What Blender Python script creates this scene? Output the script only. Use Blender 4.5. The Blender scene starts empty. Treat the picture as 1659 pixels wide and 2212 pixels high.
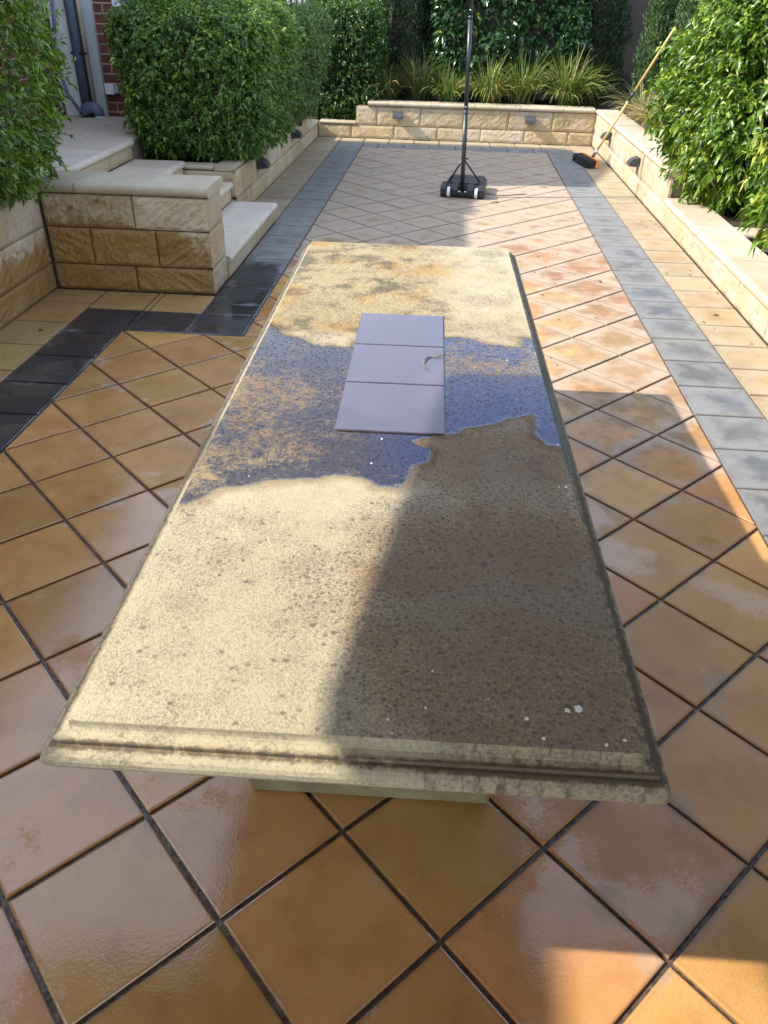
import bpy, math, random
import numpy as np
from mathutils import Vector, Matrix, noise

S = 0.36                       # metres per paver pitch; all layout numbers below are in pitches
PI = math.pi
rng = np.random.default_rng(7)
random.seed(7)
C = bpy.context.scene.collection
scene = bpy.context.scene

# ------------------------------------------------------------------ camera
cam_d = bpy.data.cameras.new('camera'); cam = bpy.data.objects.new('camera', cam_d); C.objects.link(cam)
pitch, yaw, roll = -0.5913, -0.0639, 0.0254
cp, sp, cy, sy = math.cos(pitch), math.sin(pitch), math.cos(yaw), math.sin(yaw)
fw = Vector((sy*cp, cy*cp, sp)); rt = Vector((cy, -sy, 0)); up = rt.cross(fw)
r2 = math.cos(roll)*rt + math.sin(roll)*up; u2 = -math.sin(roll)*rt + math.cos(roll)*up
M4 = Matrix((r2, u2, -fw)).transposed().to_4x4()
M4.translation = Vector((1.8588, -3.2690, 4.9395))*S
cam.matrix_world = M4
cam_d.sensor_fit = 'HORIZONTAL'; cam_d.sensor_width = 27.0; cam_d.lens = 27.0*1672.08/1659.0
cam_d.clip_start = 0.02; cam_d.clip_end = 500
scene.camera = cam

# ------------------------------------------------------------------ sky, sun, exposure
SUN = Vector((1.22, 0.22, -1.0)).normalized()          # direction the sunlight travels
elev = math.asin(-SUN.z); azim = math.atan2(-SUN.x, -SUN.y)
w = bpy.data.worlds.new('World'); scene.world = w; w.use_nodes = True
nt = w.node_tree
sky = nt.nodes.new('ShaderNodeTexSky'); sky.sky_type = 'NISHITA'; sky.sun_disc = False
sky.sun_elevation = elev; sky.sun_rotation = azim; sky.air_density = 1.0; sky.dust_density = 0.6; sky.ozone_density = 1.5
bg = nt.nodes['Background']; hsv = nt.nodes.new('ShaderNodeHueSaturation'); hsv.inputs['Saturation'].default_value = .62
nt.links.new(sky.outputs[0], hsv.inputs['Color']); nt.links.new(hsv.outputs[0], bg.inputs[0]); bg.inputs[1].default_value = 0.15
sd = bpy.data.lights.new('sun', 'SUN'); sun = bpy.data.objects.new('sun', sd); C.objects.link(sun)
sd.energy = 2.0; sd.angle = math.radians(0.8); sd.color = (1.0, 0.93, 0.82)
sun.rotation_euler = SUN.to_track_quat('-Z', 'Y').to_euler(); sun.location = (-10, -3, 12)
scene.view_settings.view_transform = 'Standard'; scene.view_settings.look = 'None'
scene.view_settings.gamma = 1.0; scene.view_settings.exposure = 2.1

# ------------------------------------------------------------------ helpers
def P(x, y, z): return (x*S, y*S, z*S)

def tag(o, label=None, cat=None, group=None, kind=None):
    if label: o['label'] = label
    if cat: o['category'] = cat
    if group: o['group'] = group
    if kind: o['kind'] = kind
    return o

def thing(name, loc, label, cat, group=None, rz=0.0):
    o = bpy.data.objects.new(name, None); C.objects.link(o)
    o.location = P(*loc); o.rotation_euler = (0, 0, rz); o.empty_display_size = 0.1
    return tag(o, label, cat, group)

class MB:
    """collects shapes (coordinates in pitches) into ONE mesh"""
    def __init__(s): s.v = []; s.f = []; s.m = []; s.col = []; s.uv = []; s.wet = []; s.smooth = []
    def add(s, vs, fs, mat=0, col=(1, 1, 1), smooth=False, uv=None, wet=None):
        b = len(s.v); s.v += [tuple(p) for p in vs]
        s.f += [tuple(i+b for i in f) for f in fs]; s.m += [mat]*len(fs); s.smooth += [smooth]*len(fs)
        s.col += [(*col, 1.0)]*len(vs) if not isinstance(col, list) else [(*c, 1.0) for c in col]
        s.uv += uv if uv else [(0.0, 0.0)]*len(vs)
        s.wet += wet if wet else [0.0]*len(vs)
    def box(s, x0, x1, y0, y1, z0, z1, bev=0.0, **k):
        if bev <= 0:
            vs = [(x, y, z) for z in (z0, z1) for y in (y0, y1) for x in (x0, x1)]
            s.add(vs, [(0,2,3,1),(4,5,7,6),(0,1,5,4),(2,6,7,3),(0,4,6,2),(1,3,7,5)], **k); return
        prof = []                                            # bevelled box: rings of octagons
        def ring(i, z): return [(x0+i+bev*0,y0+bev,z),(x0+bev,y0+i,z),(x1-bev,y0+i,z),(x1-i,y0+bev,z),(x1-i,y1-bev,z),(x1-bev,y1-i,z),(x0+bev,y1-i,z),(x0+i,y1-bev,z)]
        vs = ring(bev, z0)+ring(0, z0+bev)+ring(0, z1-bev)+ring(bev, z1)
        fs = [tuple(range(7, -1, -1)), tuple(range(24, 32))]
        for r in range(3):
            for i in range(8): fs.append((r*8+i, r*8+(i+1) % 8, (r+1)*8+(i+1) % 8, (r+1)*8+i))
        s.add(vs, fs, **k)
    def tube(s, pts, rad, n=10, cap=True, **k):
        pts = [Vector(p) for p in pts]; rad = rad if hasattr(rad, '__len__') else [rad]*len(pts)
        vs = []; prev = None
        for i, p in enumerate(pts):
            t = ((pts[min(i+1, len(pts)-1)]-pts[max(i-1, 0)])).normalized()
            a = prev - t*prev.dot(t) if prev is not None else t.orthogonal()
            a.normalize(); prev = a; b = t.cross(a)
            for j in range(n):
                an = 2*PI*j/n; vs.append(p+(a*math.cos(an)+b*math.sin(an))*rad[i])
        fs = []
        for i in range(len(pts)-1):
            for j in range(n): fs.append((i*n+j, i*n+(j+1) % n, (i+1)*n+(j+1) % n, (i+1)*n+j))
        if cap: fs += [tuple(range(n-1, -1, -1)), tuple(range((len(pts)-1)*n, len(pts)*n))]
        k.setdefault('smooth', True); s.add(vs, fs, **k)
    def prism(s, poly, axis_fn, a, b, **k):
        """poly of (o,z); axis_fn(t,o,z)->xyz ; extruded t=a..b"""
        n = len(poly); vs = [axis_fn(a, o, z) for o, z in poly]+[axis_fn(b, o, z) for o, z in poly]
        fs = [(i, (i+1) % n, n+(i+1) % n, n+i) for i in range(n)]+[tuple(range(n-1, -1, -1)), tuple(range(n, 2*n))]
        s.add(vs, fs, **k)
    def build(s, name, mats, parent=None, local=None):
        me = bpy.data.meshes.new(name)
        o0 = Vector(local) if local is not None else Vector((0, 0, 0))
        me.from_pydata([((x-o0.x)*S, (y-o0.y)*S, (z-o0.z)*S) for x, y, z in s.v], [], s.f)
        mats = mats if isinstance(mats, (list, tuple)) else [mats]
        for m in mats: me.materials.append(m)
        me.polygons.foreach_set('material_index', s.m); me.polygons.foreach_set('use_smooth', s.smooth)
        a = me.attributes.new('col', 'FLOAT_COLOR', 'POINT'); a.data.foreach_set('color', np.array(s.col, 'f').ravel())
        a = me.attributes.new('tuv', 'FLOAT_VECTOR', 'POINT'); a.data.foreach_set('vector', np.array([(u, v, 0) for u, v in s.uv], 'f').ravel())
        a = me.attributes.new('wet', 'FLOAT', 'POINT'); a.data.foreach_set('value', np.array(s.wet, 'f'))
        me.update()
        import bmesh
        bm = bmesh.new(); bm.from_mesh(me); bmesh.ops.recalc_face_normals(bm, faces=bm.faces); bm.to_mesh(me); bm.free()
        o = bpy.data.objects.new(name, me); C.objects.link(o)
        if parent is not None: o.parent = parent
        return o

# ------------------------------------------------------------------ materials
class NT:
    def __init__(s, name):
        s.m = bpy.data.materials.new(name); s.m.use_nodes = True; s.t = s.m.node_tree
        s.bsdf = s.t.nodes['Principled BSDF']; s.out = s.t.nodes['Material Output']
        s.tc = s.t.nodes.new('ShaderNodeTexCoord'); s.obj = s.tc.outputs['Object']
    def n(s, typ, **k):
        nd = s.t.nodes.new('ShaderNode'+typ)
        for a, b in k.items(): setattr(nd, a, b)
        return nd
    def set(s, sock, v):
        if isinstance(v, bpy.types.NodeSocket): s.t.links.new(v, sock)
        elif isinstance(v, (tuple, list)) and len(v) == 3 and sock.type == 'RGBA': sock.default_value = (*v, 1)
        else: sock.default_value = v
    def noise(s, scale, detail=4, rough=0.55, vec=None, dist=0.0, out=0):
        nd = s.n('TexNoise'); s.set(nd.inputs['Vector'], vec or s.obj); nd.inputs['Scale'].default_value = scale
        nd.inputs['Detail'].default_value = detail; nd.inputs['Roughness'].default_value = rough; nd.inputs['Distortion'].default_value = dist
        return nd.outputs[out]
    def voro(s, scale, vec=None, feature='F1', rand=1.0, out='Distance'):
        nd = s.n('TexVoronoi', feature=feature); s.set(nd.inputs['Vector'], vec or s.obj); nd.inputs['Scale'].default_value = scale
        nd.inputs['Randomness'].default_value = rand
        return nd.outputs[out]
    def scalev(s, vec, sc, rot=(0, 0, 0)):
        nd = s.n('Mapping'); s.set(nd.inputs['Vector'], vec); nd.inputs['Scale'].default_value = sc; nd.inputs['Rotation'].default_value = rot
        return nd.outputs[0]
    def ramp(s, fac, lo, hi, a=0.0, b=1.0):
        nd = s.n('MapRange', interpolation_type='SMOOTHSTEP'); s.set(nd.inputs[0], fac)
        for i, v in ((1, lo), (2, hi), (3, a), (4, b)): s.set(nd.inputs[i], v)
        return nd.outputs[0]
    def math(s, op, a, b=0.0, clamp=False):
        nd = s.n('Math', operation=op, use_clamp=clamp); s.set(nd.inputs[0], a); s.set(nd.inputs[1], b); return nd.outputs[0]
    def mix(s, fac, a, b, mode='MIX'):
        nd = s.n('Mix', data_type='RGBA', blend_type=mode); s.set(nd.inputs[0], fac); s.set(nd.inputs[6], a); s.set(nd.inputs[7], b); return nd.outputs[2]
    def mixf(s, fac, a, b):
        nd = s.n('Mix', data_type='FLOAT'); s.set(nd.inputs[0], fac); s.set(nd.inputs[2], a); s.set(nd.inputs[3], b); return nd.outputs[0]
    def attr(s, name, out='Color'):
        nd = s.n('Attribute', attribute_name=name); return nd.outputs[out]
    def bump(s, h, strength=0.3, dist=0.01, normal=None):
        nd = s.n('Bump'); s.set(nd.inputs['Height'], h); nd.inputs['Strength'].default_value = strength; nd.inputs['Distance'].default_value = dist
        if normal is not None: s.set(nd.inputs['Normal'], normal)
        return nd.outputs[0]
    def go(s, col, rough=0.6, normal=None, **k):
        s.set(s.bsdf.inputs['Base Color'], col); s.set(s.bsdf.inputs['Roughness'], rough)
        if normal is not None: s.set(s.bsdf.inputs['Normal'], normal)
        for a, b in k.items(): s.set(s.bsdf.inputs[a], b)
        return s.m

def mat_plain(name, col, rough=0.5, var=0.15, scale=20, bumpk=0.1, **k):
    t = NT(name); f = t.noise(scale, 5)
    c = t.mix(t.ramp(f, .3, .7), tuple(x*(1-var) for x in col), tuple(min(1, x*(1+var)) for x in col))
    return t.go(c, rough, t.bump(t.noise(scale*6, 3), bumpk, .002), **k)

def mat_paver(name, dry, wetc, pale, palek, gloss):
    """glazed concrete paver: colour of its own per tile, water film where the wet attribute says, chalky bloom where dry"""
    t = NT(name)
    tile = t.attr('col'); wet = t.attr('wet', 'Fac'); uv = t.attr('tuv', 'Vector')
    big = t.noise(2.6, 3); mid = t.noise(9, 5, .6); fine = t.noise(120, 3, .6); grit = t.voro(260)
    sx = t.n('SeparateXYZ'); t.set(sx.inputs[0], uv)
    ed = t.math('MAXIMUM', t.math('ABSOLUTE', sx.outputs[0]), t.math('ABSOLUTE', sx.outputs[1]))
    w = t.ramp(t.math('ADD', wet, t.math('MULTIPLY', t.math('SUBTRACT', mid, .5), .9)), .38, .62)
    # bloom: chalky film drying in from the joints
    bl = t.math('ADD', t.math('ADD', t.math('MULTIPLY', ed, .42), t.math('MULTIPLY', mid, .75)), t.math('MULTIPLY', big, .55))
    bl = t.math('ADD', bl, t.math('MULTIPLY', wet, -.5))
    bloom = t.math('MULTIPLY', t.ramp(t.math('ADD', bl, t.math('MULTIPLY', fine, .22)), .68, .96), palek)
    cd = t.mix(1.0, dry, tile, 'MULTIPLY'); cw = t.mix(1.0, wetc, tile, 'MULTIPLY')
    c = t.mix(w, cd, cw); c = t.mix(bloom, c, pale)
    c = t.mix(t.math('MULTIPLY', t.ramp(t.noise(6, 6, .65), .42, .72), .55), c, t.mix(1.0, c, (.66, .56, .46), 'MULTIPLY'))
    c = t.mix(t.math('MULTIPLY', t.ramp(fine, .5, .8), .25), c, t.mix(1.0, c, (.55, .5, .48), 'MULTIPLY'))
    grain = t.noise(420, 2, .7); pits = t.math('MULTIPLY', t.ramp(t.voro(150), .16, .06), t.ramp(mid, .4, .65))
    c = t.mix(t.math('MULTIPLY', t.ramp(grain, .45, .75), .30), c, t.mix(1.0, c, (.6, .55, .5), 'MULTIPLY'))
    c = t.mix(t.math('MULTIPLY', t.ramp(grain, .5, .25), .16), c, (.62, .52, .40))
    c = t.mix(t.math('MULTIPLY', pits, .5), c, t.mix(1.0, c, (.35, .3, .28), 'MULTIPLY'))
    edge = t.math('MULTIPLY', t.ramp(t.math('ADD', ed, t.math('MULTIPLY', mid, .12)), .93, 1.06), .45)
    c = t.mix(edge, c, t.mix(1.0, c, (.45, .36, .3), 'MULTIPLY'))
    dry_ = t.math('MULTIPLY', t.ramp(t.math('ADD', ed, t.math('MULTIPLY', t.noise(5, 4, .6), .9)), .85, 1.35), .5)
    c = t.mix(t.math('MULTIPLY', dry_, w), c, t.mix(.5, c, t.mix(1.0, c, (1.18, 1.2, 1.45), 'MULTIPLY')))
    spk = t.ramp(t.voro(75), .045, .02); spk = t.math('MULTIPLY', spk, t.ramp(big, .45, .6))
    c = t.mix(t.math('MULTIPLY', spk, .6), c, (.6, .57, .52))
    film = t.math('MULTIPLY', w, t.ramp(t.math('ADD', t.noise(2.6, 4, .6), t.math('ADD', t.math('MULTIPLY', fine, .26), t.math('MULTIPLY', t.math('SUBTRACT', wet, .95), .8))), .56, .64))
    rough = t.mixf(w, .72, .34); rough = t.mixf(film, rough, gloss); rough = t.mixf(bloom, rough, .85)
    h = t.math('ADD', t.math('MULTIPLY', fine, t.mixf(film, .9, .30)), t.math('ADD', t.math('MULTIPLY', mid, .4), t.math('MULTIPLY', pits, -.8)))
    return t.go(c, rough, t.bump(h, .45, .003), **{'Specular IOR Level': t.mixf(film, .35, .9)})

M = {}
M['paver'] = mat_paver('paver_clay', (.31, .205, .122), (.51, .272, .095), (.40, .318, .24), .9, .09)
M['border'] = mat_paver('paver_charcoal', (.125, .13, .135), (.028, .029, .034), (.26, .26, .25), .6, .08)
M['edging'] = mat_paver('paver_tan', (.33, .25, .145), (.38, .25, .105), (.37, .32, .24), .6, .14)
t = NT('grout'); g = t.noise(60, 4)
M['grout'] = t.go(t.mix(t.ramp(g, .35, .7), (.055, .040, .028), (.16, .12, .085)), t.mixf(t.ramp(g, .4, .6), .5, .25), t.bump(g, .8, .006))
t = NT('soil'); g = t.noise(25, 6); M['soil'] = t.go(t.mix(t.ramp(g, .35, .7), (.018, .013, .009), (.085, .06, .04)), .95, t.bump(g, 1, .03))

def mat_block(name, base, pale, dark):
    t = NT(name); col = t.attr('col'); wet = t.attr('wet', 'Fac')
    big = t.noise(4, 4); mid = t.noise(16, 5, .6); fine = t.noise(130, 4, .65)
    pit = t.voro(70); 
    c = t.mix(t.ramp(big, .35, .7), base, pale); c = t.mix(1.0, c, col, 'MULTIPLY')
    c = t.mix(t.math('MULTIPLY', t.ramp(mid, .5, .72), .45), c, t.mix(1.0, c, dark, 'MULTIPLY'))
    w = t.ramp(t.math('ADD', wet, t.math('MULTIPLY', t.math('SUBTRACT', mid, .5), .8)), .4, .6)
    c = t.mix(w, c, t.mix(1.0, c, (.66, .49, .27), 'MULTIPLY'))
    geo = t.n('NewGeometry'); sz = t.n('SeparateXYZ'); t.set(sz.inputs[0], geo.outputs['Position'])
    lich = t.math('MULTIPLY', t.ramp(t.noise(9, 6, .7), .56, .7), .35)
    c = t.mix(lich, c, (.17, .14, .10))
    h = t.math('ADD', t.math('MULTIPLY', fine, .5), t.math('ADD', t.math('MULTIPLY', mid, 1.2), t.math('MULTIPLY', t.ramp(pit, .0, .25), .5)))
    return t.go(c, t.mixf(w, .9, .6), t.bump(h, 1.0, .014))
M['block'] = mat_block('sandstone_block', (.50, .39, .235), (.58, .50, .37), (.66, .55, .42))
def mat_cap(name, a, b):
    t = NT(name); big = t.noise(3, 4); mid = t.noise(18, 5, .6); fine = t.noise(150, 3)
    c = t.mix(t.ramp(big, .35, .7), a, b)
    c = t.mix(t.math('MULTIPLY', t.ramp(mid, .5, .75), .4), c, t.mix(1.0, c, (.62, .55, .45), 'MULTIPLY'))
    c = t.mix(t.math('MULTIPLY', t.ramp(t.voro(90), .08, .03), .3), c, (.15, .12, .09))
    c = t.mix(1.0, c, t.attr('col'), 'MULTIPLY')
    return t.go(c, .75, t.bump(t.math('ADD', fine, t.math('MULTIPLY', mid, .5)), .35, .003))
M['cap'] = mat_cap('cream_coping', (.41, .34, .24), (.48, .42, .31))
M['tread'] = mat_cap('step_tread', (.52, .45, .36), (.58, .52, .42))
M['mortar'] = mat_plain('mortar', (.20, .15, .10), .9)

# table stone: cream cast stone, black lichen speckle, soaked band with a hard water line
def mat_table(top):
    t = NT('cast_stone_'+('top' if top else 'edge')); col = t.attr('col')
    sc = t.n('SeparateColor'); t.set(sc.inputs[0], col)
    wetf, lich_shadef, roughf = sc.outputs[0], sc.outputs[1], sc.outputs[2]
    big = t.noise(3.2, 4, .55); mid = t.noise(11, 5, .6); fine = t.noise(60, 5, .65); vf = t.noise(240, 3, .6)
    wetn = t.math('ADD', wetf, t.math('ADD', t.math('MULTIPLY', t.math('SUBTRACT', mid, .5), .10), t.math('MULTIPLY', t.math('SUBTRACT', fine, .5), .03)))
    wet = t.ramp(wetn, .485, .515)
    if not top: wet = t.math('MULTIPLY', wet, .35)
    rim = t.math('MULTIPLY', t.ramp(wetn, .44, .495), t.math('SUBTRACT', 1.0, wet))
    c = t.mix(t.ramp(big, .3, .7), (.40, .345, .225), (.47, .415, .285))
    c = t.mix(t.math('MULTIPLY', t.ramp(fine, .35, .7), .4), c, (.53, .48, .35))
    # lichen speckle: small round dots gathered in drifts
    wv = t.n('VectorMath', operation='ADD'); t.set(wv.inputs[0], t.obj)
    nv = t.n('VectorMath', operation='SCALE'); t.set(nv.inputs[0], t.noise(90, 2, out=1)); nv.inputs['Scale'].default_value = .012; t.set(wv.inputs[1], nv.outputs[0])
    drift = t.math('ADD', t.math('ADD', t.math('MULTIPLY', big, .45), t.math('MULTIPLY', mid, .55)), t.math('MULTIPLY', t.math('SUBTRACT', lich_shadef, .5), .9))
    f2 = t.noise(150, 4, .7); tan = t.math('MULTIPLY', t.ramp(lich_shadef, .575, .74), t.ramp(t.noise(5, 4, .6), .34, .58, .45, 1.0))  # brown shade tone of the right half painted in, besides its lichen
    c = t.mix(t.math('MULTIPLY', tan, .9), c, t.mix(1.0, c, (.92, .76, .58), 'MULTIPLY'))
    mot = t.math('MULTIPLY', t.ramp(t.math('ADD', f2, t.math('MULTIPLY', t.math('SUBTRACT', drift, .5), .45)), .45, .66), .62)
    c = t.mix(mot, c, t.mix(tan, (.225, .19, .145), (.150, .105, .078)))
    d1 = t.voro(78, wv.outputs[0]); d2 = t.voro(170, wv.outputs[0]); d3 = t.voro(34, wv.outputs[0])
    s1 = t.math('MULTIPLY', t.ramp(d1, .36, .20), t.ramp(drift, .44, .66))
    s2 = t.math('MULTIPLY', t.ramp(d2, .50, .25), t.ramp(drift, .38, .62))
    s3 = t.math('MULTIPLY', t.ramp(d3, .24, .12), t.ramp(drift, .41, .53))
    haze = t.math('MULTIPLY', t.ramp(t.math('ADD', drift, t.math('MULTIPLY', t.math('SUBTRACT', fine, .5), .9)), .42, .88), .62)
    c = t.mix(t.math('MULTIPLY', haze, t.mixf(tan, .8, .55)), c, t.mix(tan, (.20, .165, .125), (.165, .103, .066)))
    sp = t.math('MAXIMUM', t.math('MAXIMUM', t.math('MULTIPLY', s1, .62), t.math('MULTIPLY', s2, .42)), t.math('MULTIPLY', s3, .68))
    if not top:
        run = t.noise(1, 5, .65, vec=t.scalev(t.obj, (55, 55, 7)))
        sp = t.math('MULTIPLY', sp, .55); c = t.mix(t.math('MULTIPLY', t.ramp(t.math('ADD', run, t.math('MULTIPLY', t.math('SUBTRACT', lich_shadef, .6), 1.1)), .50, .68), .75), c, (.10, .082, .06))
    c = t.mix(sp, c, (.085, .062, .050))
    gold = t.math('MULTIPLY', t.ramp(t.noise(4.4, 4, .6, dist=.6), .46, .66), t.ramp(roughf, .3, .8))
    c = t.mix(t.math('MULTIPLY', gold, .75), c, (.42, .27, .09))
    stain = t.math('MULTIPLY', t.ramp(t.noise(5.5, 5, .7), .50, .66), t.ramp(roughf, .3, .8))
    c = t.mix(t.math('MULTIPLY', stain, .75), c, (.11, .10, .09))
    c = t.mix(t.math('MULTIPLY', roughf, .85), c, t.mix(1.0, c, (.70, .62, .47), 'MULTIPLY'))
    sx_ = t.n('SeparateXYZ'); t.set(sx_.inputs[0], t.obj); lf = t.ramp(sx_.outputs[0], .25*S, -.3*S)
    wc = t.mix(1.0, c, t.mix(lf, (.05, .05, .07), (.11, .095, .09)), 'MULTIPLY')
    dryt = t.math('ADD', t.math('ADD', t.math('MULTIPLY', t.noise(3.4, 3, .55, dist=.4), .75), t.math('MULTIPLY', fine, .55)), t.math('MULTIPLY', t.noise(30, 4, .65), .35))
    sy_ = sx_.outputs[1]; up_ = t.ramp(sy_, -.55*S, .45*S)
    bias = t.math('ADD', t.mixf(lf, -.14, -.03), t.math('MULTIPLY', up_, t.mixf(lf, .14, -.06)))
    thin = t.math('MULTIPLY', t.ramp(t.math('ADD', t.math('ADD', dryt, bias), t.math('MULTIPLY', t.math('SUBTRACT', vf, .5), .25)), .72, 1.02), .92)
    wc = t.mix(thin, wc, t.mix(1.0, c, (.82, .70, .45), 'MULTIPLY'))
    c = t.mix(wet, c, wc); c = t.mix(t.math('MULTIPLY', rim, .55), c, t.mix(1.0, c, (.45, .33, .2), 'MULTIPLY'))
    if not top:
        moss = t.math('MULTIPLY', t.ramp(t.math('ADD', wetf, t.math('MULTIPLY', t.math('SUBTRACT', mid, .5), .5)), .5, .8), .85)
        c = t.mix(moss, c, (.045, .05, .015))
    rough = t.mixf(wet, .85, t.mixf(thin, .07, .45))
    h = t.math('ADD', t.math('MULTIPLY', vf, .35), t.math('ADD', t.math('MULTIPLY', fine, .6), t.math('MULTIPLY', t.math('MULTIPLY', t.noise(38, 4, .6), roughf), 3.2)))
    h = t.math('MULTIPLY', h, t.mixf(wet, 1.0, .12))
    h = t.math('ADD', h, t.math('MULTIPLY', s1, -.3 if top else -.05))
    if top: t.set(t.bsdf.inputs['Specular Tint'], t.mix(wet, (1, 1, 1), t.mix(lf, (.17, .28, .95), (.45, .55, 1.0))))  # blue of the reflected sky painted into the film's tint, deepest on the right
    return t.go(c, rough, t.bump(h, .7 if top else .4, .005 if top else .003), **{'Specular IOR Level': t.mixf(wet, .3, t.mixf(thin, t.mixf(lf, .85, .45), .25))})
M['table'] = mat_table(True); M['table_edge'] = mat_table(False)
M['pedestal'] = mat_plain('pedestal_stone', (.215, .178, .082), .8, .25, 8, .4)
t = NT('slate_inlay'); a = t.noise(7, 5, .6); b = t.noise(90, 3)
M['slate'] = t.go(t.mix(t.ramp(a, .3, .75), (.072, .065, .098), (.115, .102, .142)), t.ramp(a, .3, .7, .30, .42), t.bump(t.math('ADD', b, a), .12, .002), **{'Specular IOR Level': .6})
M['white'] = mat_plain('dropping', (.75, .72, .66), .8, .12, 60)
M['twig'] = mat_plain('dry_plant', (.20, .16, .12), .8, .3, 40)

M['black_plastic'] = mat_plain('black_plastic', (.018, .020, .026), .38, .3, 12, .15)
M['dark_metal'] = mat_plain('dark_powdercoat', (.022, .026, .034), .32, .2, 30, .08)
M['white_plastic'] = mat_plain('white_wheel', (.74, .74, .72), .5, .08)
M['steel'] = mat_plain('bright_steel', (.6, .6, .6), .3, .1, Metallic=1.0)
t = NT('bamboo_handle'); a = t.noise(4, 4, .6, vec=t.scalev(t.obj, (40, 40, 3)))
M['handle'] = t.go(t.mix(t.ramp(a, .3, .7), (.48, .34, .13), (.62, .47, .21)), .4)
M['orange'] = mat_plain('orange_plastic', (.75, .24, .035), .4, .1)
M['bristle'] = mat_plain('bristles', (.015, .015, .016), .7, .4, 120, .8)
M['lamp'] = mat_plain('lamp_housing', (.05, .052, .056), .45, .2, 30)
M['lamp_glass'] = mat_plain('lamp_lens', (.32, .29, .24), .3, .1)
M['fence_dark'] = mat_plain('dark_fence', (.045, .043, .042), .7, .2, 5)
M['whitepaint'] = mat_plain('white_paint', (.72, .74, .76), .5, .06, 6)
M['greypanel'] = mat_plain('pale_panel', (.42, .45, .46), .55, .1, 3)
M['bluepipe'] = mat_plain('slate_blue_pvc', (.105, .145, .205), .4, .12, 6)
M['conduit'] = mat_plain('beige_conduit', (.42, .37, .30), .55, .12, 8)
M['roof'] = mat_plain('roof_lining', (.62, .55, .44), .7, .08, 2)
M['tileroof'] = mat_plain('roof_tiles', (.16, .08, .06), .8, .2, 6)
M['bark'] = mat_plain('bark', (.06, .045, .03), .9, .35, 25, .8)
M['glassy'] = mat_plain('window_glass', (.08, .10, .12), .08, .1)
t = NT('pond'); M['pond'] = t.go((.006, .008, .008), .06, t.bump(t.noise(12, 2), .05, .01))
t = NT('red_brick')
br = t.n('TexBrick'); t.set(br.inputs['Vector'], t.scalev(t.obj, (1, 1, 1), (PI/2, 0, 0)))
br.inputs['Scale'].default_value = 1.0; br.inputs['Brick Width'].default_value = .24; br.inputs['Row Height'].default_value = .086
br.inputs['Mortar Size'].default_value = .006; br.inputs['Color1'].default_value = (.14, .038, .026, 1); br.inputs['Color2'].default_value = (.19, .06, .04, 1); br.inputs['Mortar'].default_value = (.46, .38, .32, 1)
M['brick'] = t.go(t.mix(t.math('MULTIPLY', t.noise(30, 4), .35), br.outputs[0], (.08, .03, .025)), .85, t.bump(br.outputs['Fac'], -.6, .006))

def mat_leaf(name, rough=.36, trans=.25):
    t = NT(name); c = t.attr('col')
    c = t.mix(.35, c, t.mix(1.0, c, t.mix(t.noise(18, 2), (.6, .6, .6), (1.4, 1.4, 1.4)), 'MULTIPLY'))
    t.go(c, rough, **{'Specular IOR Level': .5})
    tr = t.n('BsdfTranslucent'); t.set(tr.inputs[0], t.mix(1.0, c, (1.5, 1.6, .55), 'MULTIPLY'))
    mx = t.n('MixShader'); mx.inputs[0].default_value = trans
    t.t.links.new(t.bsdf.outputs[0], mx.inputs[1]); t.t.links.new(tr.outputs[0], mx.inputs[2]); t.t.links.new(mx.outputs[0], t.out.inputs[0])
    return t.m
M['leaf'] = mat_leaf('leaf_glossy'); M['leaf_matt'] = mat_leaf('leaf_matt', .6, .15); M['leaf_wax'] = mat_leaf('leaf_waxy', .24, .15)

# ------------------------------------------------------------------ ground, paving
g = MB(); g.add([(-400, -400, -.2), (400, -400, -.2), (400, 700, -.2), (-400, 700, -.2)], [(0, 1, 2, 3)])
tag(g.build('ground', M['soil']), kind='structure')
g = MB(); g.add([(-5.7, -14, -.028), (7.7, -14, -.028), (7.7, 31.2, -.028), (-5.7, 31.2, -.028)], [(0, 1, 2, 3)])
tag(g.build('paving_bed', M['grout']), kind='structure')

def ss(x, a, b):
    t = max(0.0, min(1.0, (x-a)/(b-a))); return t*t*(3-2*t)
def wetness(x, y):
    far = 1-ss(y, 11.5, 16)
    right = ss(x, 2.6, 4.2)*ss(y, 2.0, 8.5)
    v = .95*far*(1-.72*right)
    v -= .30*ss(x, 2.4, 3.4)*(1-ss(y, 2, 4))*ss(y, -1.2, -.4)
    v -= .13*ss(y, 2.5, 5)*(1-right)
    v = max(v, .30*ss(x, 2.6, 4)) if y < 16 else v
    if x > 5.62: v = min(v, .24)
    return v + .10*(1-ss(y, 14, 22))

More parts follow.
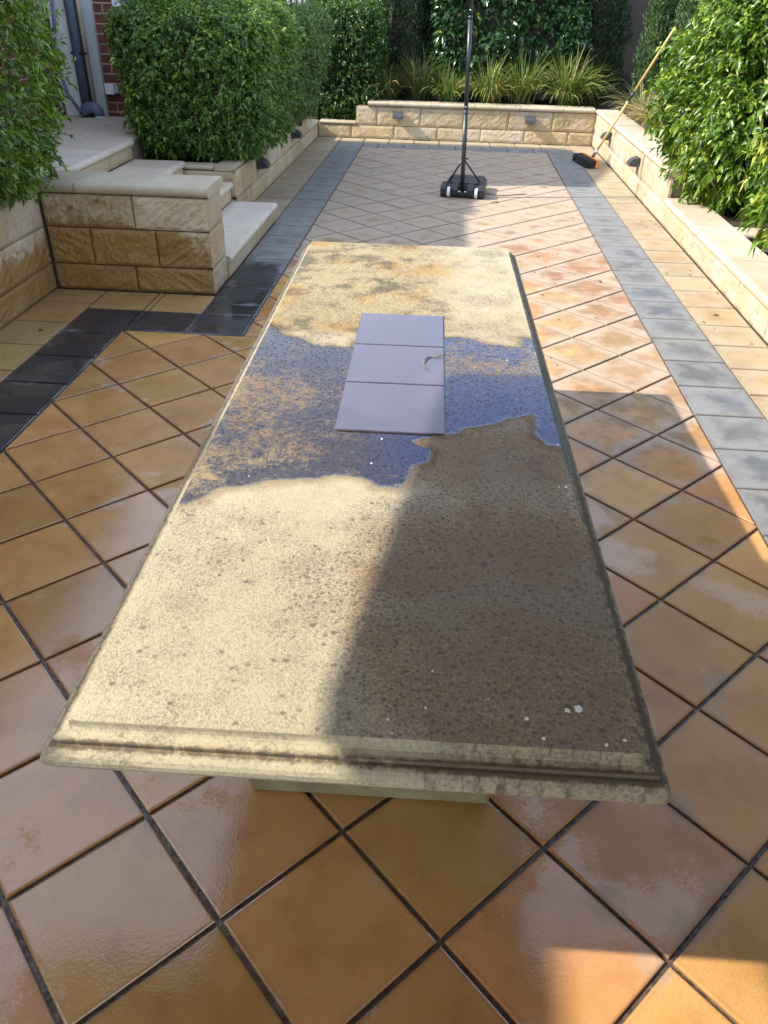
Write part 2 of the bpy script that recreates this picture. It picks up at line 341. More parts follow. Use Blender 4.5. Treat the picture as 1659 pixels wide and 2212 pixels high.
def clip(poly, ax, val, keep_less):
    out = []
    for i in range(len(poly)):
        a, b = poly[i], poly[(i+1) % len(poly)]
        da = (a[ax]-val)*(1 if keep_less else -1); db = (b[ax]-val)*(1 if keep_less else -1)
        if da <= 0: out.append(a)
        if (da < 0) != (db < 0) and da != db:
            t = da/(da-db); out.append((a[0]+(b[0]-a[0])*t, a[1]+(b[1]-a[1])*t))
    return out
def rect(poly, x0, x1, y0, y1):
    for ax, v, k in ((0, x0, False), (0, x1, True), (1, y0, False), (1, y1, True)):
        poly = clip(poly, ax, v, k) if len(poly) > 2 else poly
    return poly
def inset(poly, d):
    n = len(poly); A = sum(poly[i][0]*poly[(i+1) % n][1]-poly[(i+1) % n][0]*poly[i][1] for i in range(n))
    if A < 0: poly = poly[::-1]
    for i in range(n):                               # half-plane clip by every edge moved inwards
        pass
    cur = list(poly)
    for i in range(n):
        ax, ay = poly[i]; bx, by = poly[(i+1) % n]; L = math.hypot(bx-ax, by-ay)
        if L < 1e-6: continue
        nx, ny = -(by-ay)/L, (bx-ax)/L; out = []
        for j in range(len(cur)):
            p, q = cur[j], cur[(j+1) % len(cur)]
            dp = (p[0]-ax)*nx+(p[1]-ay)*ny-d; dq = (q[0]-ax)*nx+(q[1]-ay)*ny-d
            if dp >= 0: out.append(p)
            if (dp > 0) != (dq > 0) and dp != dq:
                tt = dp/(dp-dq); out.append((p[0]+(q[0]-p[0])*tt, p[1]+(q[1]-p[1])*tt))
        cur = out
        if len(cur) < 3: return []
    res = []
    for p in cur:
        if not res or math.hypot(p[0]-res[-1][0], p[1]-res[-1][1]) > 1e-4: res.append(p)
    if len(res) > 2 and math.hypot(res[0][0]-res[-1][0], res[0][1]-res[-1][1]) < 1e-4: res.pop()
    return res if len(res) > 2 else []

def tile(mb, poly, uvf, col, gap=.017, bev=.016, dz=0.0):
    o = inset(poly, gap)
    if not o: return
    A = abs(sum(o[i][0]*o[(i+1) % len(o)][1]-o[(i+1) % len(o)][0]*o[i][1] for i in range(len(o))))/2
    if A < .004: return
    i1 = inset(poly, gap+bev*.35); i2 = inset(poly, gap+bev)
    if len(i1) != len(o) or len(i2) != len(o): i1 = i2 = None
    tx, ty = random.gauss(0, .0028), random.gauss(0, .0028)
    cx = sum(p[0] for p in o)/len(o); cy_ = sum(p[1] for p in o)/len(o)
    rings = [(o, -.045), (o, -.010)] + ([(i1, -.003), (i2, 0.0)] if i2 else [])
    vs = []; uv = []; wt = []
    for r, z in rings:
        for x, y in r:
            vs.append((x, y, z+dz+tx*(x-cx)+ty*(y-cy_))); uv.append(uvf(x, y)); wt.append(wetness(x, y))
    n = len(o); k = len(rings)
    fs = [(a*n+i, a*n+(i+1) % n, (a+1)*n+(i+1) % n, (a+1)*n+i) for a in range(k-1) for i in range(n)]
    fs.append(tuple(range((k-1)*n, k*n)))
    mb.add(vs, fs, col=col, uv=uv, wet=wt)

s2 = math.sqrt(.5)
field = MB()
def tilecol(far):
    r = random.random(); b = random.uniform(.84, 1.12)
    if not far: c = random.choice([(1.02, .98, .94), (1.05, 1.04, 1.0), (1.0, .92, .98), (1.0, 1.02, .90), (.93, .91, .90)])
    elif r < .30: c = (1.02, .96, .90)
    elif r < .55: c = (1.05, 1.10, 1.05)
    elif r < .80: c = (.96, .86, .88)
    else: c = (1.0, 1.0, .82)
    if far: c = tuple(1+(x-1)*1.5 for x in c)
    return tuple(x*b for x in c)
for i in range(-45, 30):
    for j in range(-20, 45):
        q = [(i*s2+j*s2, -i*s2+j*s2), ((i+1)*s2+j*s2, -(i+1)*s2+j*s2), ((i+1)*s2+(j+1)*s2, -(i+1)*s2+(j+1)*s2), (i*s2+(j+1)*s2, -i*s2+(j+1)*s2)]
        xs = [p[0] for p in q]; ys = [p[1] for p in q]
        if max(ys) < -9 or min(ys) > 29 or max(xs) < -3.6 or min(xs) > 5.7: continue
        uvf = lambda x, y, i=i, j=j: (2*((x-y)*s2-i)-1, 2*((x+y)*s2-j)-1)
        col = tilecol(max(ys) > 12)
        pieces = []
        if max(ys) <= 9.2: pieces = [rect(q, -3.55, 5.63, -9, 9.2)]
        elif min(ys) >= 9.2: pieces = [rect(q, -1.43, 5.63, 9.2, 28.95)]
        elif min(xs) >= -1.43: pieces = [rect(q, -1.43, 5.63, -9, 28.95)]
        else: pieces = [rect(q, -3.55, 5.63, -9, 9.2), rect(q, -1.43, 5.63, 9.2, 28.95)]
        for p in pieces:
            if len(p) > 2: tile(field, p, uvf, col)
tag(field.build('paving', M['paver']), kind='structure')

def strip(mb, x0, x1, y0, y1, alongy, step, cols, start=0.0):
    a, b = (y0, y1) if alongy else (x0, x1); p = a-start
    while p < b-1e-6:
        lo, hi = max(a, p), min(b, p+step)
        if hi-lo > .06:
            q = [(x0, lo), (x1, lo), (x1, hi), (x0, hi)] if alongy else [(lo, y0), (hi, y0), (hi, y1), (lo, y1)]
            X0, X1 = q[0][0], q[1][0]; Y0, Y1 = q[0][1], q[2][1]
            f = lambda x, y: (2*(x-X0)/(X1-X0)-1, 2*(y-Y0)/(Y1-Y0)-1)
            b_ = random.choice(cols); k = random.uniform(.85, 1.15)
            tile(mb, q, f, tuple(c*k for c in b_), gap=.013)
        p += step
bd = MB(); cc = [(1, 1, 1), (.9, .95, 1.05), (1.05, 1.02, .98)]
strip(bd, -2.43, -1.43, 9.2, 10.2, True, 1.0, cc)
strip(bd, -2.43, -1.43, 10.2, 29.9, True, 1.0, cc, .45)
strip(bd, -3.55, -2.43, 9.2, 10.2, False, .99, cc, .87)
strip(bd, -4.57, -3.55, -9, 10.2, True, 1.02, cc, .35)
strip(bd, 5.63, 6.64, -9, 29.9, True, 1.0, cc, .93)
strip(bd, -1.43, 5.63, 28.95, 29.9, False, 1.0, cc, .4)
tag(bd.build('border_paving', M['border']), kind='structure')
ed = MB(); cc = [(1, 1, 1), (1.05, 1.0, .92), (.98, .9, .86), (1.08, 1.05, 1.0)]
strip(ed, -4.57, -3.53, 10.2, 11.2, False, 1.04, cc); strip(ed, -3.53, -3.43, 10.2, 11.2, False, 1.0, cc); strip(ed, -3.43, -2.43, 10.2, 11.2, False, 1.0, cc)
strip(ed, -5.6, -4.57, -9, 11.2, True, 1.04, cc, .3)
strip(ed, -3.45, -2.43, 17.1, 31.1, True, 1.0, cc, .4)
strip(ed, -2.43, 6.64, 29.9, 31.1, False, 1.0, cc, .05)
strip(ed, 6.64, 7.6, -9, 31.1, True, 1.0, cc, .15)
tag(ed.build('edge_paving', M['edging']), kind='structure')

# ------------------------------------------------------------------ retaining walls
def block_face(mb, fn, u0, u1, z0, z1, amp, res, col, wet, ang, gap=.012):
    """one rock-faced block; fn(u, o, z) -> xyz with o outwards"""
    nu = max(3, int((u1-u0)/res)); nz = max(3, int((z1-z0)/res)); vs = []; wt = []
    seed = random.uniform(0, 100); ca, sa = math.cos(ang), math.sin(ang)
    chis = random.random() < .6
    for b in range(nz+1):
        for a in range(nu+1):
            u = u0+gap+(u1-u0-2*gap)*a/nu; z = z0+gap+(z1-z0-2*gap)*b/nz
            e = min(a/nu*(u1-u0), (1-a/nu)*(u1-u0), b/nz*(z1-z0), (1-b/nz)*(z1-z0))
            k = min(1.0, e/.06)
            du, dv = u*ca+z*sa, -u*sa+z*ca
            if chis: r = noise.noise((du*2.2+seed, dv*11, seed))*.7+noise.noise((du*6, dv*22+seed, seed))*.35
            else: r = noise.noise((u*3.2+seed, z*3.2, seed))*.8+noise.noise((u*11, z*11+seed, seed))*.4
            r += .34*noise.noise((u*26, z*26, seed))
            vs.append(fn(u, amp*(.35+.75*r)*k-.012*(1-k), z)); wt.append(wet(u, z))
    n0 = len(vs); w = nu+1
    fs = [(b*w+a, b*w+a+1, (b+1)*w+a+1, (b+1)*w+a) for b in range(nz) for a in range(nu)]
    border = [a for a in range(w)]+[b*w+nu for b in range(1, nz+1)]+[nz*w+a for a in range(nu-1, -1, -1)]+[b*w for b in range(nz-1, 0, -1)]
    for i in border:
        b, a = divmod(i, w); u = u0+gap+(u1-u0-2*gap)*a/nu; z = z0+gap+(z1-z0-2*gap)*b/nz
        vs.append(fn(u, -.09, z)); wt.append(wt[i])
    m = len(border)
    fs += [(border[i], border[(i+1) % m], n0+(i+1) % m, n0+i) for i in range(m)]
    mb.add(vs, fs, col=col, smooth=False, wet=wt)

def wall_blocks(mb, fn, u0, u1, courses, pitch=1.74, amp=.05, res=.07, wet=lambda u, z: .1, tint=None):
    for ci, (z0, z1, js) in enumerate(courses):
        xs = [u0]+[j for j in js if u0+.1 < j < u1-.1]+[u1]
        for a, b in zip(xs[:-1], xs[1:]):
            k = random.uniform(.88, 1.08); c = random.choice([(1, 1, 1), (1.03, .98, .9), (1.04, 1.03, 1.02), (.98, .93, .86)])
            if tint: c = tint(ci, (a+b)/2, c)
            block_face(mb, fn, a, b, z0, z1, amp, res, tuple(x*k for x in c), wet, random.choice([1, 1, -1])*random.uniform(.35, .7) if random.random() < .85 else 0)

def arange(a, b, st, off): 
    r = []; x = a+off
    while x < b: r.append(x); x += st
    return r
def nose(width, z0, z1, over, n=7):
    """coping profile (o outward): flat top, half-round nose"""
    r = (z1-z0)/2; zc = (z0+z1)/2
    return [(-width, z0)]+[(over-r+r*math.cos(a), zc+r*math.sin(a)) for a in [(-PI/2)+PI*i/(n-1) for i in range(n)]]+[(-width, z1)]
def coping(mb, fn, u0, u1, prof, joints, gap=.008):
    xs = [u0]+[j for j in joints if u0+.1 < j < u1-.1]+[u1]
    for a, b in zip(xs[:-1], xs[1:]):
        k = random.uniform(.93, 1.05); mb.prism(prof, fn, a+gap, b-gap, col=(k, k*random.uniform(.97, 1.01), k*random.uniform(.94, 1.02)))

FX = lambda X, sg: (lambda u, o, z: (X+sg*o, u, z))     # wall face in plane x = X, outward sign sg, u = y
FY = lambda Y, sg: (lambda u, o, z: (u, Y+sg*o, z))     # plane y = Y, u = x

# left wall, towards the camera
r = thing('retaining_wall', (-5.9, 4, 0), 'low sandstone block wall under the near left hedge, running towards the viewer', 'retaining wall', 'sandstone retaining walls')
L0 = (-5.9, 4, 0)
mb = MB(); fn = FX(-5.57, 1)
wall_blocks(mb, fn, -6, 11.2, [(0, .49, [10.35, 8.6, 6.8, 5, 3.2, 1.4, -.4]), (.49, 1.17, [9.7, 7.95, 6.2, 4.4, 2.6, .8]), (1.17, 1.77, [9.15, 7.4, 5.6, 3.8, 2, .2])], amp=.045, res=.06,
            wet=lambda u, z: .75-.45*ss(z, .5, 1.3), tint=lambda ci, u, c: c if ci < 2 else (1.12, 1.10, 1.12))
mb.box(-5.9, -5.60, -6, 11.55, -.1, 1.77, mat=1); mb.build('blockwork', [M['block'], M['mortar']], r, L0)
mb = MB(); coping(mb, fn, -6, 11.13, nose(.34, 1.775, 1.88, .05), [9.5, 7.8, 6, 4.2, 2.4, .6]); mb.build('coping', M['cap'], r, L0)

# stub wall beside the steps
r = thing('retaining_wall', (-4, 11.7, 0), 'sandstone stub wall with thick pale coping, ending beside the garden steps', 'retaining wall', 'sandstone retaining walls')
L0 = (-4, 11.7, 0); mb = MB(); fn = FY(11.22, -1)
wall_blocks(mb, fn, -5.55, -2.44, [(0, .49, [-3.95]), (.49, 1.17, [-4.72, -3.47]), (1.17, 1.77, [-3.83])], amp=.065, res=.032,
            wet=lambda u, z: .80-.35*ss(z, .9, 1.5)-.5*ss(z, 1.1, 1.3)*ss(u, -4.3, -3.5)-.3*ss(u, -3.3, -2.5)*ss(z, .4, .8),
            tint=lambda ci, u, c: (1.16, 1.14, 1.14) if ci == 2 and u > -3.5 else (1.0, .93, .82))
fe = FX(-2.44, 1)
wall_blocks(mb, fe, 11.22, 12.25, [(0, .49, []), (.49, 1.17, []), (1.17, 1.77, [])], amp=.03, res=.05, wet=lambda u, z: .35)
mb.box(-5.55, -2.5, 11.3, 12.25, -.1, 1.77, mat=1); mb.build('blockwork', [M['block'], M['mortar']], r, L0)
mb = MB(); coping(mb, fn, -5.6, -2.38, nose(1.06, 1.775, 1.96, .07, 9), [-4.85]); mb.build('coping', M['cap'], r, L0)

# planter wall, left far side
r = thing('retaining_wall', (-3.7, 24, 0), 'long sandstone planter wall under the mid left hedge with two wedge lamps', 'retaining wall', 'sandstone retaining walls')
L0 = (-3.7, 24, 0); mb = MB(); fn = FX(-3.42, 1)
wet0 = lambda u, z: .12
wall_blocks(mb, fn, 17.2, 28.7, [(0, .48, arange(17.2, 29, 1.74, 1.75)), (.48, 1.13, arange(17.2, 29, 1.74, .9))], amp=.02, res=.09, wet=wet0)
wall_blocks(mb, fn, 28.7, 31.1, [(0, .48, [29.8])], amp=.02, res=.09, wet=wet0)
ff = FY(17.2, -1)
wall_blocks(mb, ff, -5.95, -3.42, [(0, .48, [-4.6]), (.48, 1.13, [-5.1])], amp=.025, res=.08, wet=wet0)
mb.box(-4.0, -3.48, 17.27, 28.7, -.1, 1.13, mat=1); mb.box(-5.95, -4.0, 17.27, 17.6, -.1, 1.13, mat=1); mb.box(-4.0, -3.48, 28.7, 31.15, -.1, .48, mat=1)
mb.build('blockwork', [M['block'], M['mortar']], r, L0)
mb = MB(); coping(mb, fn, 17.2, 28.7, nose(.5, 1.135, 1.25, .0), arange(17.2, 29, 1.74, 1.3)); coping(mb, fn, 28.7, 31.1, nose(.75, .485, .62, .06), [])
coping(mb, ff, -5.95, -3.94, nose(.4, 1.135, 1.25, .0), [-5.0]); mb.build('coping', M['cap'], r, L0)

# back wall
r = thing('retaining_wall', (2.5, 31.4, 0), 'sandstone wall across the far end of the patio, under the strappy grasses', 'retaining wall', 'sandstone retaining walls')
L0 = (2.5, 31.4, 0); mb = MB(); fn = FY(31.1, -1)
wall_blocks(mb, fn, -3.4, 7.6, [(0, .48, [-2.06, -.33, 1.41, 3.14, 4.88, 6.6])], amp=.02, res=.09, wet=wet0)
wall_blocks(mb, fn, -1.86, 7.6, [(.48, 1.16, [-1.02, .71, 2.46, 4.2, 5.93])], amp=.02, res=.09, wet=wet0)
mb.box(-3.4, 7.65, 31.18, 31.6, -.1, .48, mat=1); mb.box(-1.80, 7.65, 31.18, 31.6, .48, 1.16, mat=1)
mb.build('blockwork', [M['block'], M['mortar']], r, L0)
mb = MB(); coping(mb, fn, -1.4, 7.53, nose(.75, 1.165, 1.33, .07), [-.6, 1.1, 2.85, 4.6, 6.3]); coping(mb, fn, -3.35, -1.87, nose(.5, .485, .60, .03), [])
mb.build('coping', M['cap'], r, L0)

# right wall: tall part far, low part near
r = thing('retaining_wall', (8, 18, 0), 'long sandstone wall with wide cream coping along the right edge, stepping down towards the viewer', 'retaining wall', 'sandstone retaining walls')
L0 = (8, 18, 0); mb = MB(); fn = FX(7.6, -1)
wall_blocks(mb, fn, -6, 31.1, [(0, .5, arange(-6, 31, 1.74, .60))], amp=.05, res=.08, wet=lambda u, z: 0.05, tint=lambda ci, u, c: (.84, .85, .88))
wall_blocks(mb, fn, 18.4, 31.1, [(.5, 1.17, arange(18.4, 31, 1.9, 2.3))], amp=.035, res=.1, wet=lambda u, z: 0.05, tint=lambda ci, u, c: (.84, .85, .88))
mb.box(7.67, 8.2, -6, 31.1, -.1, .5, mat=1); mb.box(7.67, 8.2, 18.46, 31.1, .5, 1.17, mat=1); mb.build('blockwork', [M['block'], M['mortar']], r, L0)
mb = MB(); coping(mb, fn, 18.4, 31.0, nose(.78, 1.175, 1.33, .07, 9), [20.8, 23.2, 25.7, 28.3]); coping(mb, fn, -6, 18.38, nose(.84, .505, .68, .09, 9), [-2, 1, 4, 7.2, 10, 12.75, 15.6])
mb.build('coping', M['cap'], r, L0)

# garden beds
sb = MB()
sb.box(-16, -5.9, -6, 11.7, -.15, 1.72); sb.box(-5.9, -4.0, 17.55, 30.9, -.15, 1.10)
sb.box(-12, -1.4, 31.9, 40, -.15, .55); sb.box(-1.4, 16, 31.84, 40, -.15, 1.20)
sb.box(8.38, 20, 18.4, 31.84, -.15, 1.12); sb.box(8.44, 20, 16.3, 18.38, -.15, .52)
tag(sb.build('garden_bed', M['soil']), kind='structure')
pd = MB(); pd.add([(8.40, 4, .30), (20, 4, .30), (20, 15.7, .30), (8.40, 15.7, .30)], [(0, 1, 2, 3)]); tag(pd.build('pond_water', M['pond']), kind='structure')
pl = MB(); coping(pl, FY(15.75, -1), 8.46, 16, nose(.55, .36, .50, .06), [10.5, 12.5]); pl.box(8.46, 16, 15.9, 16.28, -.1, .36)
tag(pl.build('pond_edge', M['cap']), 'pale stone kerb edging the dark pond behind the right wall', 'kerb')

# ------------------------------------------------------------------ steps
st = thing('garden_steps', (-4.3, 14.5, 0), 'pale bullnosed garden steps climbing left between the stub wall and the hedge', 'steps')
L0 = (-4.3, 14.5, 0)
levels = [(-2.35, .45, -3.53), (-3.45, .90, -4.70), (-4.62, 1.35, -5.93), (-5.86, 1.80, -9.2)]
for i, (xn, zt, xb) in enumerate(levels):
    mb = MB(); y0, y1 = 12.28, 17.13 if i < 3 else 17.13
    prof = nose(xn-xb-.02, zt-.15, zt, .0, 8)
    js = [14.6] if i == 0 else [15.3] if i == 1 else [14.2, 16.2] if i == 2 else [13.6, 15.6]
    fnx = FX(xn, 1); coping(mb, fnx, y0, y1, prof, js)
    if i == 3:
        for (a, b) in ((17.16, 18.9), (18.92, 21.0)):
            for (c, d) in ((-7.2, -5.98), (-9.2, -7.22)): mb.box(c, d, a, b, zt-.1, zt-random.uniform(0, .008), bev=.012)
    mb.build('tread', M['tread'], st, L0)
    mb = MB(); xr = xn-.07
    wall_blocks(mb, FX(xr, 1), y0, y1, [(zt-.45, zt-.155, [14.9+.6*i % 1.1])], amp=.012, res=.09, wet=lambda u, z: .25)
    mb.box(xr-.5, xr-.06, y0, y1, -.1, zt-.155, mat=1)
    if i == 0:
        mb.box(-3.35, xr-.03, y1-.01, y1+.05, -.02, zt-.156, mat=0)
    mb.build('riser', [M['block'], M['mortar']], st, L0)
mb = MB(); mb.box(-9.4, -5.99, 12.3, 21.0, -.1, 1.69); mb.build('landing_base', M['mortar'], st, L0)

# ------------------------------------------------------------------ the table
TB = (1.52, 3.05, 0)
tb = thing('stone_table', TB, 'long cast stone garden table, lichen speckled, with a soaked band and slate inlay', 'table', rz=.02)
poly = [(-1.323,-2.309),(-1.244,-2.269),(-1.109,-2.165),(-1.068,-2.069),(-.781,-1.973),(-.349,-1.843),(-.122,-1.84),(-.04,-1.929),(.11,-1.961),(.191,-1.883),(.214,-1.698),(.329,-1.552),(.298,-1.414),(.184,-1.299),(.43,-1.176),(.536,-1.09),(.863,-.897),(1.089,-.769),(1.141,-.798),(1.135,-1.054),(1.186,-1.245),(1.42,-1.278),(1.42,-.344),(1.42,.701),(1.324,.838),(1.209,.883),(1.148,.643),(.837,.677),(.71,.769),(.552,.823),(.445,.811),(.047,.73),(-.422,.628),(-.459,.464),(-.717,.456),(-.954,.653),(-1.107,.694),(-1.281,.989),(-1.45,.8),(-1.45,-2.2)]
PA = np.array(poly); PB = np.roll(PA, -1, 0)
def sdf(x, y):
    d = PB-PA; e = np.array([x, y])-PA; tt = np.clip((e*d).sum(1)/(d*d).sum(1), 0, 1); q = e-d*tt[:, None]
    dist = math.sqrt((q*q).sum(1).min()); c1 = (PA[:, 1] > y) != (PB[:, 1] > y)
    with np.errstate(divide='ignore', invalid='ignore'): xi = PA[:, 0]+(y-PA[:, 1])*(PB[:, 0]-PA[:, 0])/(PB[:, 1]-PA[:, 1])
    return dist if (np.count_nonzero(c1 & (x < xi)) % 2) else -dist
HW, HL = 1.28, 4.04
def tcol(x, y):
    w = .5+sdf(x, y)*.5
    l = .565+.16*math.exp(-((y+2.9)/.8)**2)*(.4+ss(x, -.6, .8))+.10*ss(x, .1, .9)*(1-ss(y, -1.2, -.6)) + .22*(1 if w > .5 else 0)*.6
    l += .25*math.exp(-((x-.75)/.5)**2-((y+1.6)/.35)**2) - .18*math.exp(-((y+2.0)/.35)**2)
    l -= .06*(1-ss(x, -.3, .2))*(1-ss(y, -2.6, -2.0))
    l += .13*ss(x, -.30, .30)*(1-ss(y, -.9, -.4))  # more lichen plus painted shade on the half under the roof's shadow
    l -= .10*ss(y, 1.0, 1.6)
    ed = max(abs(x)/HW, 0); l -= .10*ss(ed, .9, 1)
    rf = ss(y, .5, 1.1)*(1-.6*ss(x, .1, .7))
    return (max(0, min(1, w)), max(0, min(1, l)), rf)
mb = MB(); nx, ny = 96, 300; vs = []; cs = []
for b in range(ny+1):
    for a in range(nx+1):
        x, y = -HW+2*HW*a/nx, -HL+2*HL*b/ny; vs.append((x, y, 2.2)); cs.append(tcol(x, y))
mb.add(vs, [(b*(nx+1)+a, b*(nx+1)+a+1, (b+1)*(nx+1)+a+1, (b+1)*(nx+1)+a) for b in range(ny) for a in range(nx)], col=cs)
mb.build('tabletop', M['table'], tb)
# moulded edge: cove, fillet, ovolo
prof = [(0, 2.2), (.003, 2.196), (.004, 2.172), (.008, 2.158), (.020, 2.145), (.042, 2.138), (.064, 2.136), (.066, 2.132), (.064, 2.112), (.058, 2.110), (.078, 2.108), (.100, 2.100), (.116, 2.085), (.125, 2.062), (.125, 2.035), (.115, 2.012), (.095, 2.0), (-.25, 2.0)]
mb = MB(); n = 40; vs = []; cs = []; fs = []
per = []
for k in range(4):
    for i in range(n if k % 2 == 0 else n*3):
        N_ = n if k % 2 == 0 else n*3; f = i/N_
        per.append([(-1+2*f, -1), (1, -1+2*f), (1-2*f, 1), (-1, 1-2*f)][k])
for o, z in prof:
    rc = max(0.0, o-.09)*.9
    for px, py in per:
        X, Y = px*(HW+o), py*(HL+o)
        ex, ey = HW+o-abs(X), HL+o-abs(Y)
        if rc > 0 and ex < rc and ey < rc:
            d = math.hypot(rc-ex, rc-ey)
            if d > rc: X = math.copysign(HW+o-rc+(rc-ex)*rc/d, X); Y = math.copysign(HL+o-rc+(rc-ey)*rc/d, Y)
        vs.append((X, Y, z))
        ms = 0.0
        if X > HW-.01: ms = .85*ss(Y, -1.9, -1.3)*(1-ss(Y, .2, 1.2))*(1 if o < .1 else .5)
        if X < -HW+.01: ms = .55*ss(Y, -2.2, -1.8)*(1-ss(Y, -1.2, -.4))
        ms = max(ms, .30*(1 if .03 < o < .075 else 0))
        cs.append((ms*.98 if ms < .48 or ms > .52 else .47, .46+.26*(1 if .055 < o < .08 else .14 if .001 < o < .01 else 0)+.16*ss(X, -.1, .8)+.03*(1 if abs(X) > HW-.01 else 0), .0))
m = len(per)
for r_ in range(len(prof)-1):
    for i in range(m): fs.append((r_*m+i, r_*m+(i+1) % m, (r_+1)*m+(i+1) % m, (r_+1)*m+i))
mb.add(vs, fs, col=cs); mb.build('moulded_edge', M['table_edge'], tb)
mb = MB(); mb.box(-1.2, 1.2, -3.9, 3.9, 2.001, 2.06); mb.build('underside', M['pedestal'], tb)
for yc in (-2.35, 2.35):
    mb = MB(); mb.box(-.88, .88, yc-.42, yc+.42, 0, 2.0, bev=.03); mb.box(-.70, .70, yc-.3, yc+.3, .3, 1.999); mb.build('leg', M['pedestal'], tb)
for (y0, y1) in ((-1.185, -.335), (-.318, .515), (.532, 1.36)):
    mb = MB(); mb.box(-.405, .430, y0, y1, 2.19, 2.213, bev=.006); mb.build('inlay_tile', M['slate'], tb)
for (x, y), rr in [((1.027,-3.803),.03),((.975,-3.817),.02),((.779,-3.881),.017),((.846,-3.989),.015),((1.206,-3.972),.013),((1.119,-4.004),.014),((.611,-3.777),.006),((.35,-3.616),.009),((.147,-3.934),.012),((.319,-3.853),.010),((.172,-4.011),.006),((-.088,-1.65),.014),((1.237,-1.84),.016),((1.19,-1.845),.01),((1.257,-1.251),.014),((1.0,.3),.012),((.7,.1),.008),((1.1,2.2),.012),((1.05,1.3),.01),((-.9,-1.9),.008),((.62,-.2),.008)]:
    k = 10; rr *= .7; ra = [rr*random.uniform(.7, 1.25) for _ in range(k)]
    vs = [(x+ra[i]*math.cos(2*PI*i/k), y+ra[i]*math.sin(2*PI*i/k), 2.2005) for i in range(k)]+[(x+.6*ra[i]*math.cos(2*PI*i/k), y+.6*ra[i]*math.sin(2*PI*i/k), 2.2005+.006) for i in range(k)]
    mb = MB(); mb.add(vs, [(i, (i+1) % k, k+(i+1) % k, k+i) for i in range(k)]+[tuple(range(k, 2*k))]); mb.build('bird_dropping', M['white'], tb)
# dried curl of plant on the inlay
mb = MB(); ct, sn = math.cos(.02), math.sin(.02)
pts = [(.33+.08*math.cos(a), .12+.15*math.sin(a), 2.222+.006*math.sin(3*a)) for a in [1.0+i*.25 for i in range(14)]]
pts = [(TB[0]+x*ct-y*sn, TB[1]+x*sn+y*ct, z) for x, y, z in pts]
mb.tube(pts, [.003+.003*math.sin(PI*i/13) for i in range(14)], 6)
mb.tube([pts[2], (pts[2][0]+.09, pts[2][1]+.05, 2.23), (pts[2][0]+.15, pts[2][1]+.03, 2.222)], [.006, .005, .002], 6)
tag(mb.build('dried_stem', M['twig']), 'curled dry plant stem lying on the slate inlay of the table', 'dried stem')

# ------------------------------------------------------------------ basketball stand
BB = (2.36, 20.62, 0); bbz = -.12
bb = thing('basketball_stand', BB, 'portable black basketball stand with wheeled base and tall pole, board out of view', 'basketball stand', rz=bbz)
mb = MB()
def hull(levels):
    vs = []; fs = []
    for (x0, x1, y0, y1, z, c) in levels: vs += [(x0+c, y0, z), (x1-c, y0, z), (x1, y0+c, z), (x1, y1-c, z), (x1-c, y1, z), (x0+c, y1, z), (x0, y1-c, z), (x0, y0+c, z)]
    for r_ in range(len(levels)-1):
        for i in range(8): fs.append((r_*8+i, r_*8+(i+1) % 8, r_*8+8+(i+1) % 8, r_*8+8+i))
    fs += [tuple(range(7, -1, -1)), tuple(range(len(vs)-8, len(vs)))]
    return vs, fs
v, f = hull([(-.56, .56, .38, 1.62, .03, .05), (-.58, .58, .36, 1.66, .10, .06), (-.58, .58, .36, 1.66, .26, .06), (-.50, .50, .36, 1.54, .37, .08), (-.40, .40, .42, 1.40, .39, .08)]); mb.add(v, f)
for (a, b) in ((-.64, -.46), (-.34, -.13), (.13, .34), (.46, .64)):   # nose blocks leaving the two wheel slots and the pole socket
    v, f = hull([(a, b, .03, .45, .03, .015), (a, b, 0, .45, .10, .02), (a, b, .0, .45, .24, .02), (a+.01, b-.01, .07, .45, .33, .02), (a+.02, b-.02, .14, .45, .36, .02)]); mb.add(v, f)
v, f = hull([(-.60, .60, .16, .45, .06, .02), (-.60, .60, .16, .45, .28, .02), (-.58, .58, .22, .45, .33, .02)]); mb.add(v, f)
v, f = hull([(-.34, .34, .04, .2, .05, .03), (-.34, .34, .02, .2, .13, .03), (-.30, .30, .05, .2, .15, .03)]); mb.add(v, f)
mb.build('base', M['black_plastic'], bb)
for xw in (-.40, .40):
    mb = MB(); vs = []; fs = []; k = 20
    for xx, rr in ((-.045, .10), (-.04, .14), (.04, .14), (.045, .10)):
        vs += [(xw+xx, .10+rr*math.cos(2*PI*i/k), .145+rr*math.sin(2*PI*i/k)) for i in range(k)]
    for r_ in range(3): fs += [(r_*k+i, r_*k+(i+1) % k, r_*k+k+(i+1) % k, r_*k+k+i) for i in range(k)]
    fs += [tuple(range(k-1, -1, -1)), tuple(range(3*k, 4*k))]; mb.add(vs, fs, smooth=False); wh = mb.build('wheel', M['white_plastic'], bb)
mb = MB(); tilt = -.025
pp = lambda z: (-.02+tilt*(z-.1), .16, z)
mb.tube([pp(.08), pp(2.30)], .062, 16); mb.tube([pp(2.22), pp(4.46)], .056, 16); mb.tube([pp(4.40), pp(6.6)], .050, 16)
pole = mb.build('pole', M['dark_metal'], bb)
for za, zb, rr in ((2.20, 2.24, .068), (4.40, 4.48, .060)):
    mb = MB(); mb.tube([pp(za), pp(zb)], rr, 16); mb.build('collar', M['dark_metal'], pole)
for z in (2.36, 4.60):
    mb = MB(); p = pp(z); mb.tube([(p[0], p[1]-.05, z), (p[0], p[1]-.085, z)], .02, 8); mb.build('bolt', M['steel'], pole)
for sx in (-1, 1):
    mb = MB(); mb.tube([(sx*.13, .0, .19), (sx*.05, -.01, .19)], .022, 8); mb.build('axle_pin', M['steel'], bb)
